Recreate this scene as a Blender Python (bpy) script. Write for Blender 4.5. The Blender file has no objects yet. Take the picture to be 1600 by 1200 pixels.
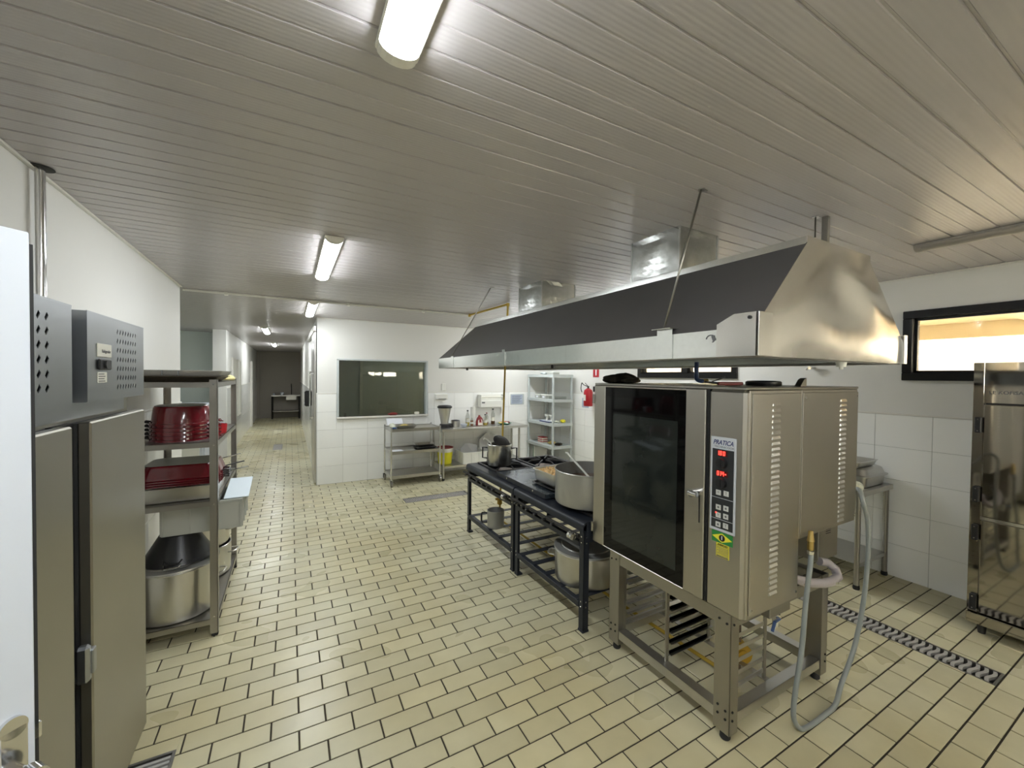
import bpy, math, random
from mathutils import Vector, Matrix
random.seed(7)
S = bpy.context.scene
COL = S.collection
PI = math.pi

# ---------------------------------------------------------------- camera
F_PX = 633.7
YAW, PITCH, ROLL = 0.50076, -0.018786, 0.01024
H = 1.7
cam_d = bpy.data.cameras.new('camera')
cam_d.sensor_fit = 'HORIZONTAL'; cam_d.sensor_width = 36.0
cam_d.lens = F_PX / 1600 * 36
cam_d.clip_start = 0.03; cam_d.clip_end = 200
cam = bpy.data.objects.new('camera', cam_d); COL.objects.link(cam)
fwd = Vector((math.sin(YAW)*math.cos(PITCH), math.cos(YAW)*math.cos(PITCH), math.sin(PITCH)))
rgt = Vector((math.cos(YAW), -math.sin(YAW), 0)); upv = rgt.cross(fwd)
cr, sr = math.cos(ROLL), math.sin(ROLL)
# image x axis / y axis rotated by the roll
rx = rgt*cr + upv*sr
ux = -rgt*sr + upv*cr
cam.matrix_world = Matrix(((rx.x, ux.x, -fwd.x, 0), (rx.y, ux.y, -fwd.y, 0), (rx.z, ux.z, -fwd.z, H), (0, 0, 0, 1)))
S.camera = cam

# ---------------------------------------------------------------- view, world
S.view_settings.view_transform = 'Standard'
S.view_settings.look = 'None'
S.view_settings.gamma = 1.0
S.view_settings.exposure = 2.2
S.view_settings.use_curve_mapping = False
TUBE = 16.5          # emission of the lit tubes
SKY = 8.0
w = bpy.data.worlds.new('world'); S.world = w; w.use_nodes = True
bg = w.node_tree.nodes['Background']
bg.inputs[0].default_value = (1.0, 0.90, 0.74, 1); bg.inputs[1].default_value = SKY

# ---------------------------------------------------------------- materials
def mat(name, col, rough=.5, metal=0., noise=0., nscale=20, bump=0., bscale=60, stretch=None, spec=.5, coat=0., emit=None, est=0.,
        rand=0., island=False, spots=None, rnoise=0.):
    m = bpy.data.materials.new(name); m.use_nodes = True
    nt = m.node_tree; N = nt.nodes; L = nt.links
    b = N['Principled BSDF']
    b.inputs['Base Color'].default_value = (*col, 1)
    b.inputs['Roughness'].default_value = rough
    b.inputs['Metallic'].default_value = metal
    b.inputs['Specular IOR Level'].default_value = spec
    b.inputs['Coat Weight'].default_value = coat
    if emit: b.inputs['Emission Color'].default_value = (*emit, 1); b.inputs['Emission Strength'].default_value = est
    tc = N.new('ShaderNodeTexCoord'); mp = N.new('ShaderNodeMapping')
    L.new(tc.outputs['Object'], mp.inputs[0])
    if stretch: mp.inputs['Scale'].default_value = stretch
    src = None
    def mult(a, fac_out, lo, hi):
        mr = N.new('ShaderNodeMapRange'); mr.inputs[3].default_value = lo; mr.inputs[4].default_value = hi
        L.new(fac_out, mr.inputs[0])
        mx = N.new('ShaderNodeMix'); mx.data_type = 'RGBA'; mx.blend_type = 'MULTIPLY'; mx.inputs[0].default_value = 1
        if a is None: mx.inputs[6].default_value = (*col, 1)
        else: L.new(a, mx.inputs[6])
        L.new(mr.outputs[0], mx.inputs[7])
        return mx.outputs[2]
    if noise:
        n = N.new('ShaderNodeTexNoise'); n.inputs['Scale'].default_value = nscale; n.inputs['Detail'].default_value = 5
        L.new(mp.outputs[0], n.inputs['Vector'])
        src = mult(src, n.outputs['Fac'], 1-noise, 1+noise)
        if rnoise:
            mr = N.new('ShaderNodeMapRange'); mr.inputs[3].default_value = max(.02, rough-rnoise); mr.inputs[4].default_value = rough+rnoise
            L.new(n.outputs['Fac'], mr.inputs[0]); L.new(mr.outputs[0], b.inputs['Roughness'])
    if rand:
        if island:
            g = N.new('ShaderNodeNewGeometry'); src = mult(src, g.outputs['Random Per Island'], 1-rand, 1+rand)
        else:
            g = N.new('ShaderNodeObjectInfo'); src = mult(src, g.outputs['Random'], 1-rand, 1+rand)
    if spots:
        n = N.new('ShaderNodeTexNoise'); n.inputs['Scale'].default_value = spots[0]; n.inputs['Detail'].default_value = 3
        L.new(tc.outputs['Object'], n.inputs['Vector'])
        rp = N.new('ShaderNodeMapRange'); rp.inputs[1].default_value = spots[1]; rp.inputs[2].default_value = spots[1]+.12
        L.new(n.outputs['Fac'], rp.inputs[0])
        mx = N.new('ShaderNodeMix'); mx.data_type = 'RGBA'
        L.new(rp.outputs[0], mx.inputs[0])
        if src is None: mx.inputs[6].default_value = (*col, 1)
        else: L.new(src, mx.inputs[6])
        mx.inputs[7].default_value = (*spots[2], 1)
        src = mx.outputs[2]
    if src is not None: L.new(src, b.inputs['Base Color'])
    if bump:
        n2 = N.new('ShaderNodeTexNoise'); n2.inputs['Scale'].default_value = bscale; n2.inputs['Detail'].default_value = 3
        L.new(mp.outputs[0], n2.inputs['Vector'])
        bp = N.new('ShaderNodeBump'); bp.inputs['Strength'].default_value = bump; bp.inputs['Distance'].default_value = .01
        L.new(n2.outputs['Fac'], bp.inputs['Height']); L.new(bp.outputs[0], b.inputs['Normal'])
    return m

M = {}
M['plaster'] = mat('wall_paint', (.71, .705, .665), .55, bump=.06, bscale=90, noise=.02, nscale=2)
M['walltile'] = mat('wall_tile_glaze', (.90, .905, .87), .16, rand=.02, bump=.03, bscale=14)
M['grout'] = mat('wall_grout', (.42, .42, .39), .8)
M['floorgrout'] = mat('floor_grout', (.045, .036, .022), .9, noise=.3, nscale=8)
M['steel'] = mat('brushed_steel', (.47, .45, .405), .33, 1., noise=.05, nscale=3, rnoise=.05)
M['steelh'] = mat('table_steel', (.55, .54, .51), .30, 1., noise=.04, nscale=4)
M['steelframe'] = mat('frame_steel', (.37, .355, .32), .36, 1., noise=.08, nscale=5, rnoise=.05)
M['fridgesteel'] = mat('fridge_steel', (.37, .355, .305), .36, 1., noise=.05, nscale=4)
M['fridgecover'] = mat('cover_steel', (.40, .42, .44), .33, 1., noise=.06, nscale=5)
M['mirror'] = mat('polished_steel', (.40, .375, .33), .055, 1., noise=.10, nscale=3, bump=.05, bscale=2.2)
M['galv'] = mat('galvanised_sheet', (.78, .80, .78), .18, 1., noise=.08, nscale=45, bump=.05, bscale=1.8)
M['galvend'] = mat('galvanised_end_sheet', (.76, .745, .71), .22, 1., noise=.08, nscale=10, bump=.75, bscale=2.1, rnoise=.05)
M['hoodslope'] = mat('hood_slope_dark_reflection', (.17, .165, .165), .5, .7, noise=.05, nscale=6)  # dark ceiling reflection put into the colour of this galvanised sheet
M['chrome'] = mat('chrome', (.72, .72, .72), .12, 1.)
M['alu'] = mat('aluminium', (.60, .59, .55), .28, 1., noise=.05, nscale=4)
M['alud'] = mat('dull_aluminium', (.40, .40, .375), .38, .65, noise=.10, nscale=5)
M['trayal'] = mat('tray_metal', (.50, .50, .48), .50, .25, noise=.08, nscale=6)
M['traydark'] = mat('burnt_tray_metal', (.10, .085, .06), .5, .6, noise=.3, nscale=10)
M['iron'] = mat('stove_enamel', (.016, .019, .026), .38, 0., noise=.3, nscale=12, spec=.35)
M['castiron'] = mat('cast_iron', (.020, .018, .017), .55, 0., noise=.4, nscale=25, bump=.3, bscale=60)
M['burner'] = mat('rusty_burner', (.16, .12, .09), .5, .5, noise=.4, nscale=30)
M['griddle'] = mat('griddle_plate', (.055, .07, .085), .28, .4, noise=.55, nscale=6, rnoise=.12)
M['black'] = mat('black_plastic', (.012, .012, .013), .4)
M['rubber'] = mat('black_rubber', (.015, .015, .015), .7)
M['wok'] = mat('black_pan_coating', (.012, .012, .013), .33, noise=.3, nscale=9)
M['blackframe'] = mat('window_frame_black', (.007, .0065, .006), .35, spec=.3)
M['glassblack'] = mat('oven_door_glass', (.003, .003, .003), .045, spec=.22)
M['glassinner'] = mat('oven_inner_pane', (.014, .017, .015), .06, spec=.42, noise=.3, nscale=4)
M['white'] = mat('white_enamel', (.60, .64, .70), .35)
M['whitepl'] = mat('white_plastic', (.76, .76, .70), .45)
M['paper'] = mat('paper', (.80, .82, .86), .8)
M['bluepaper'] = mat('blue_print', (.42, .48, .58), .8, noise=.25, nscale=60)
M['offwhite'] = mat('cream_plastic', (.72, .71, .62), .5)
M['greypl'] = mat('grey_plastic', (.50, .54, .53), .5)
M['crate'] = mat('grey_crate_plastic', (.40, .41, .37), .55)
M['board'] = mat('cutting_board', (.66, .74, .78), .4)
M['red'] = mat('red_enamel', (.10, .003, .007), .16, coat=.5, noise=.1, nscale=5)
M['redpl'] = mat('red_paint', (.42, .012, .02), .35)
M['reddark'] = mat('dark_red', (.22, .02, .02), .5)
M['yellow'] = mat('yellow_plastic', (.78, .72, .02), .4)
M['gasyellow'] = mat('gas_pipe_yellow', (.45, .30, .03), .45)
M['valveyellow'] = mat('valve_yellow', (.42, .26, .02), .5)
M['yellowcloth'] = mat('yellow_cloth', (.80, .72, .35), .9, bump=.6, bscale=20)
M['brass'] = mat('brass', (.62, .46, .18), .3, 1.)
M['blue'] = mat('blue_handle', (.03, .07, .18), .45)
M['hose'] = mat('grey_hose', (.24, .26, .25), .38)
M['drainpipe'] = mat('plastic_drain_pipe', (.36, .33, .34), .3)
M['cloth'] = mat('burnt_cloth', (.020, .016, .010), .95, noise=.5, nscale=14, bump=.8, bscale=18, spots=(9, .56, (.10, .075, .04)))
M['food'] = mat('baked_food', (.80, .55, .25), .6, noise=.5, nscale=30, bump=.8, bscale=35, spots=(26, .60, (.12, .035, .01)))
M['foody'] = mat('yellow_food', (.60, .47, .15), .6, bump=.6, bscale=30, noise=.3)
M['stew'] = mat('stew', (.10, .05, .025), .35, noise=.4, nscale=30, bump=.4, bscale=30)
M['green'] = mat('green_plate', (.02, .20, .11), .4)
M['pink'] = mat('pink_label', (.62, .32, .28), .6)
M['orange'] = mat('salmon_food', (.60, .25, .16), .6)
M['oil'] = mat('oil_bottle', (.62, .50, .10), .15)
M['clearb'] = mat('clear_bottle', (.62, .60, .52), .12)
M['brownl'] = mat('brown_liquid', (.30, .10, .02), .2)
M['vinegar'] = mat('dark_bottle', (.10, .04, .01), .15)
M['navy'] = mat('navy_print', (.02, .03, .12), .5)
M['panelgrey'] = mat('control_plate', (.50, .52, .54), .4)
M['panelblk'] = mat('control_overlay', (.022, .024, .026), .35)
M['btn'] = mat('button_grey', (.52, .52, .48), .5)
M['led'] = mat('red_display', (.3, 0, 0), .5, emit=(1., .03, .02), est=1.6)
M['ledglow'] = mat('display_window', (.06, .004, .004), .3)
M['flaggreen'] = mat('flag_green', (.02, .20, .04), .5)
M['flagyellow'] = mat('sticker_yellow', (.75, .68, .04), .5)
M['labelyellow'] = mat('warning_yellow', (.62, .55, .03), .5, noise=.2, nscale=300)
M['ink'] = mat('ink_grey', (.12, .12, .12), .6)
M['dark'] = mat('dark_metal', (.03, .028, .024), .6, .5)  # near-black metal shared by several parts
M['endwall'] = mat('corridor_end_dimmed_paint', (.36, .33, .28), .6, noise=.06, nscale=2)  # darker than the other walls: lack of light put into the colour
M['greenplaster'] = mat('pale_green_paint', (.76, .82, .78), .5, noise=.02, nscale=2)
M['offtube'] = mat('unlit_tube_cover', (.30, .28, .25), .4)
M['lamp'] = mat('lit_tube_diffuser', (.9, .9, .9), .4, emit=(.93, .97, 1.0), est=TUBE)
M['lampfill'] = mat('added_fill_diffuser', (.9, .9, .9), .4, emit=(.85, 1.0, .95), est=2.0)  # glow of the lamp added to lift the back room
M['lampend'] = mat('lamp_end_cap', (.80, .78, .70), .4)
M['drain'] = mat('drain_metal', (.30, .29, .27), .4, 1., noise=.2, nscale=20)
M['drainslat'] = mat('drain_slat', (.40, .385, .36), .5, .1, noise=.15, nscale=20)
M['pit'] = mat('drain_pit', (.010, .009, .008), .9)
M['conduit'] = mat('white_conduit', (.72, .70, .64), .4)
M['shadewall'] = mat('back_room_paint', (.62, .65, .62), .6)
M['eave'] = mat('outdoor_eave_panel', (.58, .47, .29), .7, noise=.08, nscale=3)
M['outwall'] = mat('outdoor_wall_paint', (.92, .90, .84), .7)
M['outground'] = mat('outdoor_concrete', (.50, .47, .42), .9)
M['deskin'] = mat('galvanised_duct', (.60, .62, .60), .22, 1., noise=.15, nscale=25, bump=.9, bscale=3.0, rnoise=.08)
M['bag'] = mat('plastic_bag', (.66, .68, .56), .25, bump=1., bscale=30)

def floor_tile_mat():
    m = bpy.data.materials.new('quarry_tile'); m.use_nodes = True
    nt = m.node_tree; N = nt.nodes; L = nt.links; b = N['Principled BSDF']
    g = N.new('ShaderNodeNewGeometry')
    n1 = N.new('ShaderNodeTexNoise'); n1.inputs['Scale'].default_value = .9; n1.inputs['Detail'].default_value = 3
    n2 = N.new('ShaderNodeTexNoise'); n2.inputs['Scale'].default_value = 9; n2.inputs['Detail'].default_value = 6
    n3 = N.new('ShaderNodeTexNoise'); n3.inputs['Scale'].default_value = 2.2; n3.inputs['Detail'].default_value = 2
    for n in (n1, n2, n3): L.new(g.outputs['Position'], n.inputs['Vector'])
    cr_ = N.new('ShaderNodeValToRGB')
    cr_.color_ramp.elements[0].position = .36; cr_.color_ramp.elements[0].color = (.50, .445, .265, 1)
    cr_.color_ramp.elements[1].position = .64; cr_.color_ramp.elements[1].color = (.585, .555, .38, 1)
    L.new(n1.outputs['Fac'], cr_.inputs[0])
    # one tone per tile: island random for the joined tiles, object random for the single ones
    oi = N.new('ShaderNodeObjectInfo')
    ad = N.new('ShaderNodeMath'); ad.operation = 'ADD'; L.new(g.outputs['Random Per Island'], ad.inputs[0]); L.new(oi.outputs['Random'], ad.inputs[1])
    fr = N.new('ShaderNodeMath'); fr.operation = 'FRACT'; L.new(ad.outputs[0], fr.inputs[0])
    def mul(a, f, lo, hi):
        mr = N.new('ShaderNodeMapRange'); mr.inputs[3].default_value = lo; mr.inputs[4].default_value = hi; L.new(f, mr.inputs[0])
        mx = N.new('ShaderNodeMix'); mx.data_type = 'RGBA'; mx.blend_type = 'MULTIPLY'; mx.inputs[0].default_value = 1
        L.new(a, mx.inputs[6]); L.new(mr.outputs[0], mx.inputs[7]); return mx.outputs[2]
    c = mul(cr_.outputs[0], fr.outputs[0], .90, 1.08)
    c = mul(c, n2.outputs['Fac'], .90, 1.10)
    L.new(c, b.inputs['Base Color'])
    mr = N.new('ShaderNodeMapRange'); mr.inputs[1].default_value = .30; mr.inputs[2].default_value = .75; mr.inputs[3].default_value = .36; mr.inputs[4].default_value = .24
    L.new(n3.outputs['Fac'], mr.inputs[0]); L.new(mr.outputs[0], b.inputs['Roughness'])
    bp = N.new('ShaderNodeBump'); bp.inputs['Strength'].default_value = .10; bp.inputs['Distance'].default_value = .002
    L.new(n2.outputs['Fac'], bp.inputs['Height']); L.new(bp.outputs[0], b.inputs['Normal'])
    return m
M['floortile'] = floor_tile_mat()

def pvc_mat():
    m = bpy.data.materials.new('pvc_ceiling'); m.use_nodes = True
    nt = m.node_tree; N = nt.nodes; L = nt.links; b = N['Principled BSDF']
    b.inputs['Base Color'].default_value = (.50, .475, .472, 1); b.inputs['Roughness'].default_value = .27
    g = N.new('ShaderNodeNewGeometry'); sp = N.new('ShaderNodeSeparateXYZ'); L.new(g.outputs['Position'], sp.inputs[0])
    mu = N.new('ShaderNodeMath'); mu.operation = 'MULTIPLY'; mu.inputs[1].default_value = 2*PI/.0152; L.new(sp.outputs['Y'], mu.inputs[0])
    si = N.new('ShaderNodeMath'); si.operation = 'SINE'; L.new(mu.outputs[0], si.inputs[0])
    bp = N.new('ShaderNodeBump'); bp.inputs['Strength'].default_value = .32; bp.inputs['Distance'].default_value = .0005
    L.new(si.outputs[0], bp.inputs['Height']); L.new(bp.outputs[0], b.inputs['Normal'])
    return m
M['pvc'] = pvc_mat()

def glass_mat(name, tint):
    m = bpy.data.materials.new(name); m.use_nodes = True
    nt = m.node_tree; N = nt.nodes; L = nt.links
    N.remove(N['Principled BSDF'])
    t = N.new('ShaderNodeBsdfTransparent'); t.inputs[0].default_value = (*tint, 1)
    gl = N.new('ShaderNodeBsdfGlossy'); gl.inputs['Roughness'].default_value = .02
    lw = N.new('ShaderNodeLayerWeight'); lw.inputs[0].default_value = .5
    pw = N.new('ShaderNodeMath'); pw.operation = 'POWER'; pw.inputs[1].default_value = 5; L.new(lw.outputs['Facing'], pw.inputs[0])
    fr = N.new('ShaderNodeMath'); fr.operation = 'MULTIPLY_ADD'; fr.inputs[1].default_value = .95; fr.inputs[2].default_value = .045; L.new(pw.outputs[0], fr.inputs[0])
    mx = N.new('ShaderNodeMixShader'); L.new(fr.outputs[0], mx.inputs[0]); L.new(t.outputs[0], mx.inputs[1]); L.new(gl.outputs[0], mx.inputs[2])
    L.new(mx.outputs[0], N['Material Output'].inputs[0])
    return m
M['glass'] = glass_mat('window_glass', (.93, .94, .93))
M['tglass'] = glass_mat('tinted_glass', (.62, .66, .63))
M['jar'] = glass_mat('clear_plastic', (.85, .86, .84))

# ---------------------------------------------------------------- mesh builder
class MB:
    def __init__(s): s.v = []; s.f = []; s.sm = []
    def add(s, vs, fs, smooth=False):
        o = len(s.v); s.v += [tuple(v) for v in vs]
        for f in fs: s.f.append([i+o for i in f]); s.sm.append(smooth)
        return s
    def box(s, x0, x1, y0, y1, z0, z1, b=0.):
        if x0 > x1: x0, x1 = x1, x0
        if y0 > y1: y0, y1 = y1, y0
        if z0 > z1: z0, z1 = z1, z0
        c = Vector(((x0+x1)/2, (y0+y1)/2, (z0+z1)/2)); h = ((x1-x0)/2, (y1-y0)/2, (z1-z0)/2)
        return s.obox(c, Vector((h[0], 0, 0)), Vector((0, h[1], 0)), Vector((0, 0, h[2])), b)
    def obox(s, c, a, bb, cc, bev=0.):
        c = Vector(c); A = [Vector(a), Vector(bb), Vector(cc)]
        if not bev:
            vs = [c + A[0]*i + A[1]*j + A[2]*k for i in (-1, 1) for j in (-1, 1) for k in (-1, 1)]
            return s.add(vs, [(0, 1, 3, 2), (4, 6, 7, 5), (0, 4, 5, 1), (2, 3, 7, 6), (0, 2, 6, 4), (1, 5, 7, 3)])
        Ln = [max(x.length, 1e-6) for x in A]; U = [x/l for x, l in zip(A, Ln)]
        bev = min(bev, .45*min(Ln)*2)
        idx = {}; vs = []
        for i in (-1, 1):
            for j in (-1, 1):
                for k in (-1, 1):
                    sg = (i, j, k)
                    for ax in range(3):
                        p = c.copy()
                        for t in range(3): p += U[t]*sg[t]*(Ln[t] if t == ax else Ln[t]-bev)
                        idx[(sg, ax)] = len(vs); vs.append(p)
        fs = []
        for ax in range(3):
            o1, o2 = [t for t in range(3) if t != ax]
            for sx in (-1, 1):
                def sg(a_, b_):
                    r = [0, 0, 0]; r[ax] = sx; r[o1] = a_; r[o2] = b_; return tuple(r)
                fs.append([idx[(sg(-1, -1), ax)], idx[(sg(1, -1), ax)], idx[(sg(1, 1), ax)], idx[(sg(-1, 1), ax)]])
        for ax in range(3):   # edges along ax
            o1, o2 = [t for t in range(3) if t != ax]
            for a_ in (-1, 1):
                for b_ in (-1, 1):
                    def sg(e):
                        r = [0, 0, 0]; r[ax] = e; r[o1] = a_; r[o2] = b_; return tuple(r)
                    fs.append([idx[(sg(-1), o1)], idx[(sg(1), o1)], idx[(sg(1), o2)], idx[(sg(-1), o2)]])
        for i in (-1, 1):
            for j in (-1, 1):
                for k in (-1, 1): fs.append([idx[((i, j, k), t)] for t in range(3)])
        return s.add(vs, fs)
    def beam(s, p0, p1, w, h, b=0., up=(0, 0, 1)):
        p0, p1 = Vector(p0), Vector(p1); d = (p1-p0); u = Vector(up)
        if abs(d.normalized().dot(u)) > .99: u = Vector((1, 0, 0))
        sd = d.cross(u).normalized(); uu = sd.cross(d).normalized()
        return s.obox((p0+p1)/2, d/2, sd*w/2, uu*h/2, b)
    def cyl(s, p0, p1, r, r1=None, n=20, caps=True):
        p0, p1 = Vector(p0), Vector(p1); d = (p1-p0).normalized()
        u = Vector((0, 0, 1)) if abs(d.z) < .9 else Vector((1, 0, 0))
        a = d.cross(u).normalized(); b = d.cross(a)
        if r1 is None: r1 = r
        R0 = [p0 + (a*math.cos(2*PI*i/n)+b*math.sin(2*PI*i/n))*r for i in range(n)]
        R1 = [p1 + (a*math.cos(2*PI*i/n)+b*math.sin(2*PI*i/n))*r1 for i in range(n)]
        s.add(R0+R1, [(i, (i+1) % n, n+(i+1) % n, n+i) for i in range(n)], True)
        if caps: s.add(R0, [tuple(range(n))]); s.add(R1, [tuple(range(n))])
        return s
    def tube(s, pts, r, n=10, closed=False):
        P = [Vector(p) for p in pts]; m = len(P); rings = []; prev = None
        for i in range(m):
            if closed: t = P[(i+1) % m]-P[i-1]
            else: t = P[min(i+1, m-1)]-P[max(i-1, 0)]
            t.normalize()
            if prev is None:
                u = Vector((0, 0, 1)) if abs(t.z) < .9 else Vector((1, 0, 0))
                a = t.cross(u).normalized()
            else: a = (prev - t*prev.dot(t)).normalized()
            prev = a; b = t.cross(a)
            rr = r[i] if isinstance(r, (list, tuple)) else r
            rings.append([P[i]+(a*math.cos(2*PI*k/n)+b*math.sin(2*PI*k/n))*rr for k in range(n)])
        vs = [v for rg in rings for v in rg]; fs = []
        for i in range(m if closed else m-1):
            j = (i+1) % m
            for k in range(n): fs.append((i*n+k, i*n+(k+1) % n, j*n+(k+1) % n, j*n+k))
        s.add(vs, fs, True)
        if not closed: s.add(rings[0], [tuple(range(n))]); s.add(rings[-1], [tuple(range(n))])
        return s
    def lathe(s, prof, c=(0, 0, 0), n=40, smooth=True, sx=1., sy=1.):
        # prof: list of (r,z); a new strip begins for every segment whose angle is sharp -> split verts
        cx, cy, cz = c
        for (r0, z0), (r1, z1) in zip(prof, prof[1:]):
            if r0 < 1e-6 and r1 < 1e-6: continue
            A = [(cx+math.cos(2*PI*i/n)*r0*sx, cy+math.sin(2*PI*i/n)*r0*sy, cz+z0) for i in range(n)]
            B = [(cx+math.cos(2*PI*i/n)*r1*sx, cy+math.sin(2*PI*i/n)*r1*sy, cz+z1) for i in range(n)]
            if r0 < 1e-6: s.add([(cx, cy, cz+z0)]+B, [(0, 1+i, 1+(i+1) % n) for i in range(n)], smooth)
            elif r1 < 1e-6: s.add([(cx, cy, cz+z1)]+A, [(0, 1+(i+1) % n, 1+i) for i in range(n)], smooth)
            else: s.add(A+B, [(i, (i+1) % n, n+(i+1) % n, n+i) for i in range(n)], smooth)
        return s
    def sheet(s, q, t=.002):
        q = [Vector(p) for p in q]; nrm = (q[1]-q[0]).cross(q[2]-q[0]).normalized()*t/2
        n = len(q); vs = [p+nrm for p in q]+[p-nrm for p in q]
        return s.add(vs, [tuple(range(n)), tuple(range(2*n-1, n-1, -1))]+[(i, i+n, (i+1) % n+n, (i+1) % n) for i in range(n)])
    def rrect_pan(s, cx, cy, z0, z1, hx0, hy0, hx1, hy1, rc=.03, wall=.0025, lip=.0, n=6):
        # open rectangular pan with rounded corners: bottom half sizes (hx0,hy0) at z0, rim (hx1,hy1) at z1
        def ring(hx, hy, z, r):
            out = []
            for (sx, sy, a0) in ((1, 1, 0), (-1, 1, 90), (-1, -1, 180), (1, -1, 270)):
                for i in range(n+1):
                    a = math.radians(a0+90*i/n); out.append((cx+sx*(hx-r)+r*math.cos(a), cy+sy*(hy-r)+r*math.sin(a), z))
            return out
        R = [ring(hx0-.01, hy0-.01, z0, rc), ring(hx0, hy0, z0+.008, rc), ring(hx1, hy1, z1-.003, rc)]
        if lip: R += [ring(hx1+lip, hy1+lip, z1-.003, rc+lip), ring(hx1+lip, hy1+lip, z1, rc+lip)]
        R += [ring(hx1-wall*.2, hy1-wall*.2, z1, rc), ring(hx0-wall, hy0-wall, z0+.010, rc), ring(hx0-.012, hy0-.012, z0+wall+.001, rc)]
        m = len(R[0])
        for a, b in zip(R, R[1:]): s.add(a+b, [(i, (i+1) % m, m+(i+1) % m, m+i) for i in range(m)], True)
        s.add(R[0], [tuple(range(m))]); s.add(R[-1], [tuple(range(m))])
        return s
    def build(s, name, material, parent=None, kind=None, label=None, origin=None):
        po = Vector((0, 0, 0))
        if parent is not None: po = world_of(parent)
        elif origin is not None: po = Vector(origin)
        elif s.v:
            xs, ys, zs = zip(*s.v); po = Vector(((min(xs)+max(xs))/2, (min(ys)+max(ys))/2, min(zs)))
        me = bpy.data.meshes.new(name)
        me.from_pydata([(v[0]-po.x, v[1]-po.y, v[2]-po.z) for v in s.v], [], s.f)
        me.polygons.foreach_set('use_smooth', s.sm)
        if len(s.f) < 60000:
            import bmesh
            bm = bmesh.new(); bm.from_mesh(me)
            bmesh.ops.remove_doubles(bm, verts=[v for v in bm.verts], dist=1e-6) if any(s.sm) else None
            bmesh.ops.recalc_face_normals(bm, faces=bm.faces)
            if any(s.sm):
                for e in bm.edges:
                    if len(e.link_faces) == 2 and e.calc_face_angle(0) > math.radians(38): e.smooth = False
            bm.to_mesh(me); bm.free()
        me.update()
        me.materials.append(material)
        o = bpy.data.objects.new(name, me); COL.objects.link(o)
        if parent is not None: o.parent = parent
        else: o.location = po
        if kind: o['kind'] = kind
        if label: o['label'] = label
        return o

def world_of(o):
    v = Vector((0, 0, 0))
    while o is not None: v = v + Vector(o.location); o = o.parent
    return v
def tag(o, label, cat, group=None):
    o['label'] = label; o['category'] = cat
    if group: o['group'] = group
    return o
def thing(name, label, cat, loc=(0, 0, 0), group=None):
    o = bpy.data.objects.new(name, None); COL.objects.link(o); o.location = loc; o.empty_display_size = .1
    return tag(o, label, cat, group)
def struct(name, loc=(0, 0, 0)):
    o = bpy.data.objects.new(name, None); COL.objects.link(o); o.location = loc; o.empty_display_size = .1
    o['kind'] = 'structure'; return o
def copy_tree(o, parent=None):
    c = o.copy(); COL.objects.link(c)
    if parent is not None: c.parent = parent
    for ch in list(o.children): copy_tree(ch, c)
    return c
def text(name, s, size, mw, material, parent, ext=.0004, bold=0., align='CENTER', shear=0., sx=1.):
    cu = bpy.data.curves.new(name, 'FONT'); cu.body = s; cu.size = size; cu.extrude = ext; cu.offset = bold
    cu.align_x = align; cu.align_y = 'CENTER'; cu.shear = shear; cu.resolution_u = 3
    t = bpy.data.objects.new(name, cu); COL.objects.link(t)
    bpy.context.view_layer.update()
    me = bpy.data.meshes.new_from_object(t.evaluated_get(bpy.context.evaluated_depsgraph_get()))
    bpy.data.objects.remove(t); bpy.data.curves.remove(cu)
    me.transform(Matrix.Diagonal((sx, 1, 1, 1)))
    me.transform(Matrix.Translation(-world_of(parent)) @ mw)
    me.name = name; me.materials.clear(); me.materials.append(material)
    o = bpy.data.objects.new(name, me); COL.objects.link(o); o.parent = parent
    return o
def face_negx(x, y, z):  # text plane facing -X
    return Matrix(((0, 0, -1, x), (-1, 0, 0, y), (0, 1, 0, z), (0, 0, 0, 1)))
def face_posx(x, y, z):
    return Matrix(((0, 0, 1, x), (1, 0, 0, y), (0, 1, 0, z), (0, 0, 0, 1)))
def face_negy(x, y, z):
    return Matrix(((1, 0, 0, x), (0, 0, -1, y), (0, 1, 0, z), (0, 0, 0, 1)))

# ================================================================ SETTING
C = 2.57                       # ceiling height
XL, XR, YF = -.965, 4.60, 6.865  # left wall, right wall, far wall faces
YB = -2.6                      # wall behind the photographer
TPX, TPY = .2345, .1153        # floor tile pitch
drains = [(3.455, 3.64, .655, 2.05), (1.355, 2.27, 5.37, 5.58), (-.66, -.45, 2.09, 2.30), (-.345, -.155, 10.47, 11.28)]

# ---- floor
fl = struct('floor')
sl = MB()
def slab_strips(x0, x1, y0, y1, holes):
    out = [(x0, x1, y0, y1)]
    for h in holes:
        nxt = []
        for (a, b, c, d) in out:
            if h[0] >= b or h[1] <= a or h[2] >= d or h[3] <= c: nxt.append((a, b, c, d)); continue
            if h[0] > a: nxt.append((a, h[0], c, d))
            if h[1] < b: nxt.append((h[1], b, c, d))
            m0, m1 = max(a, h[0]), min(b, h[1])
            if h[2] > c: nxt.append((m0, m1, c, h[2]))
            if h[3] < d: nxt.append((m0, m1, h[3], d))
        out = nxt
    return out
for (a, b, c, d) in slab_strips(-3.2, 4.8, YB-.2, 19.2, drains): sl.box(a, b, c, d, -.08, -.0045)
sl.build('grout_bed', M['floorgrout'], fl)
pit = MB()
for (a, b, c, d) in drains: pit.box(a-.004, b+.004, c-.004, d+.004, -.16, -.09)
pit.build('drain_pit', M['pit'], fl)
tiles = []
k0 = int(math.floor((YB-1.689)/TPY)); k1 = int((18.3-1.689)/TPY)+1
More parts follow.
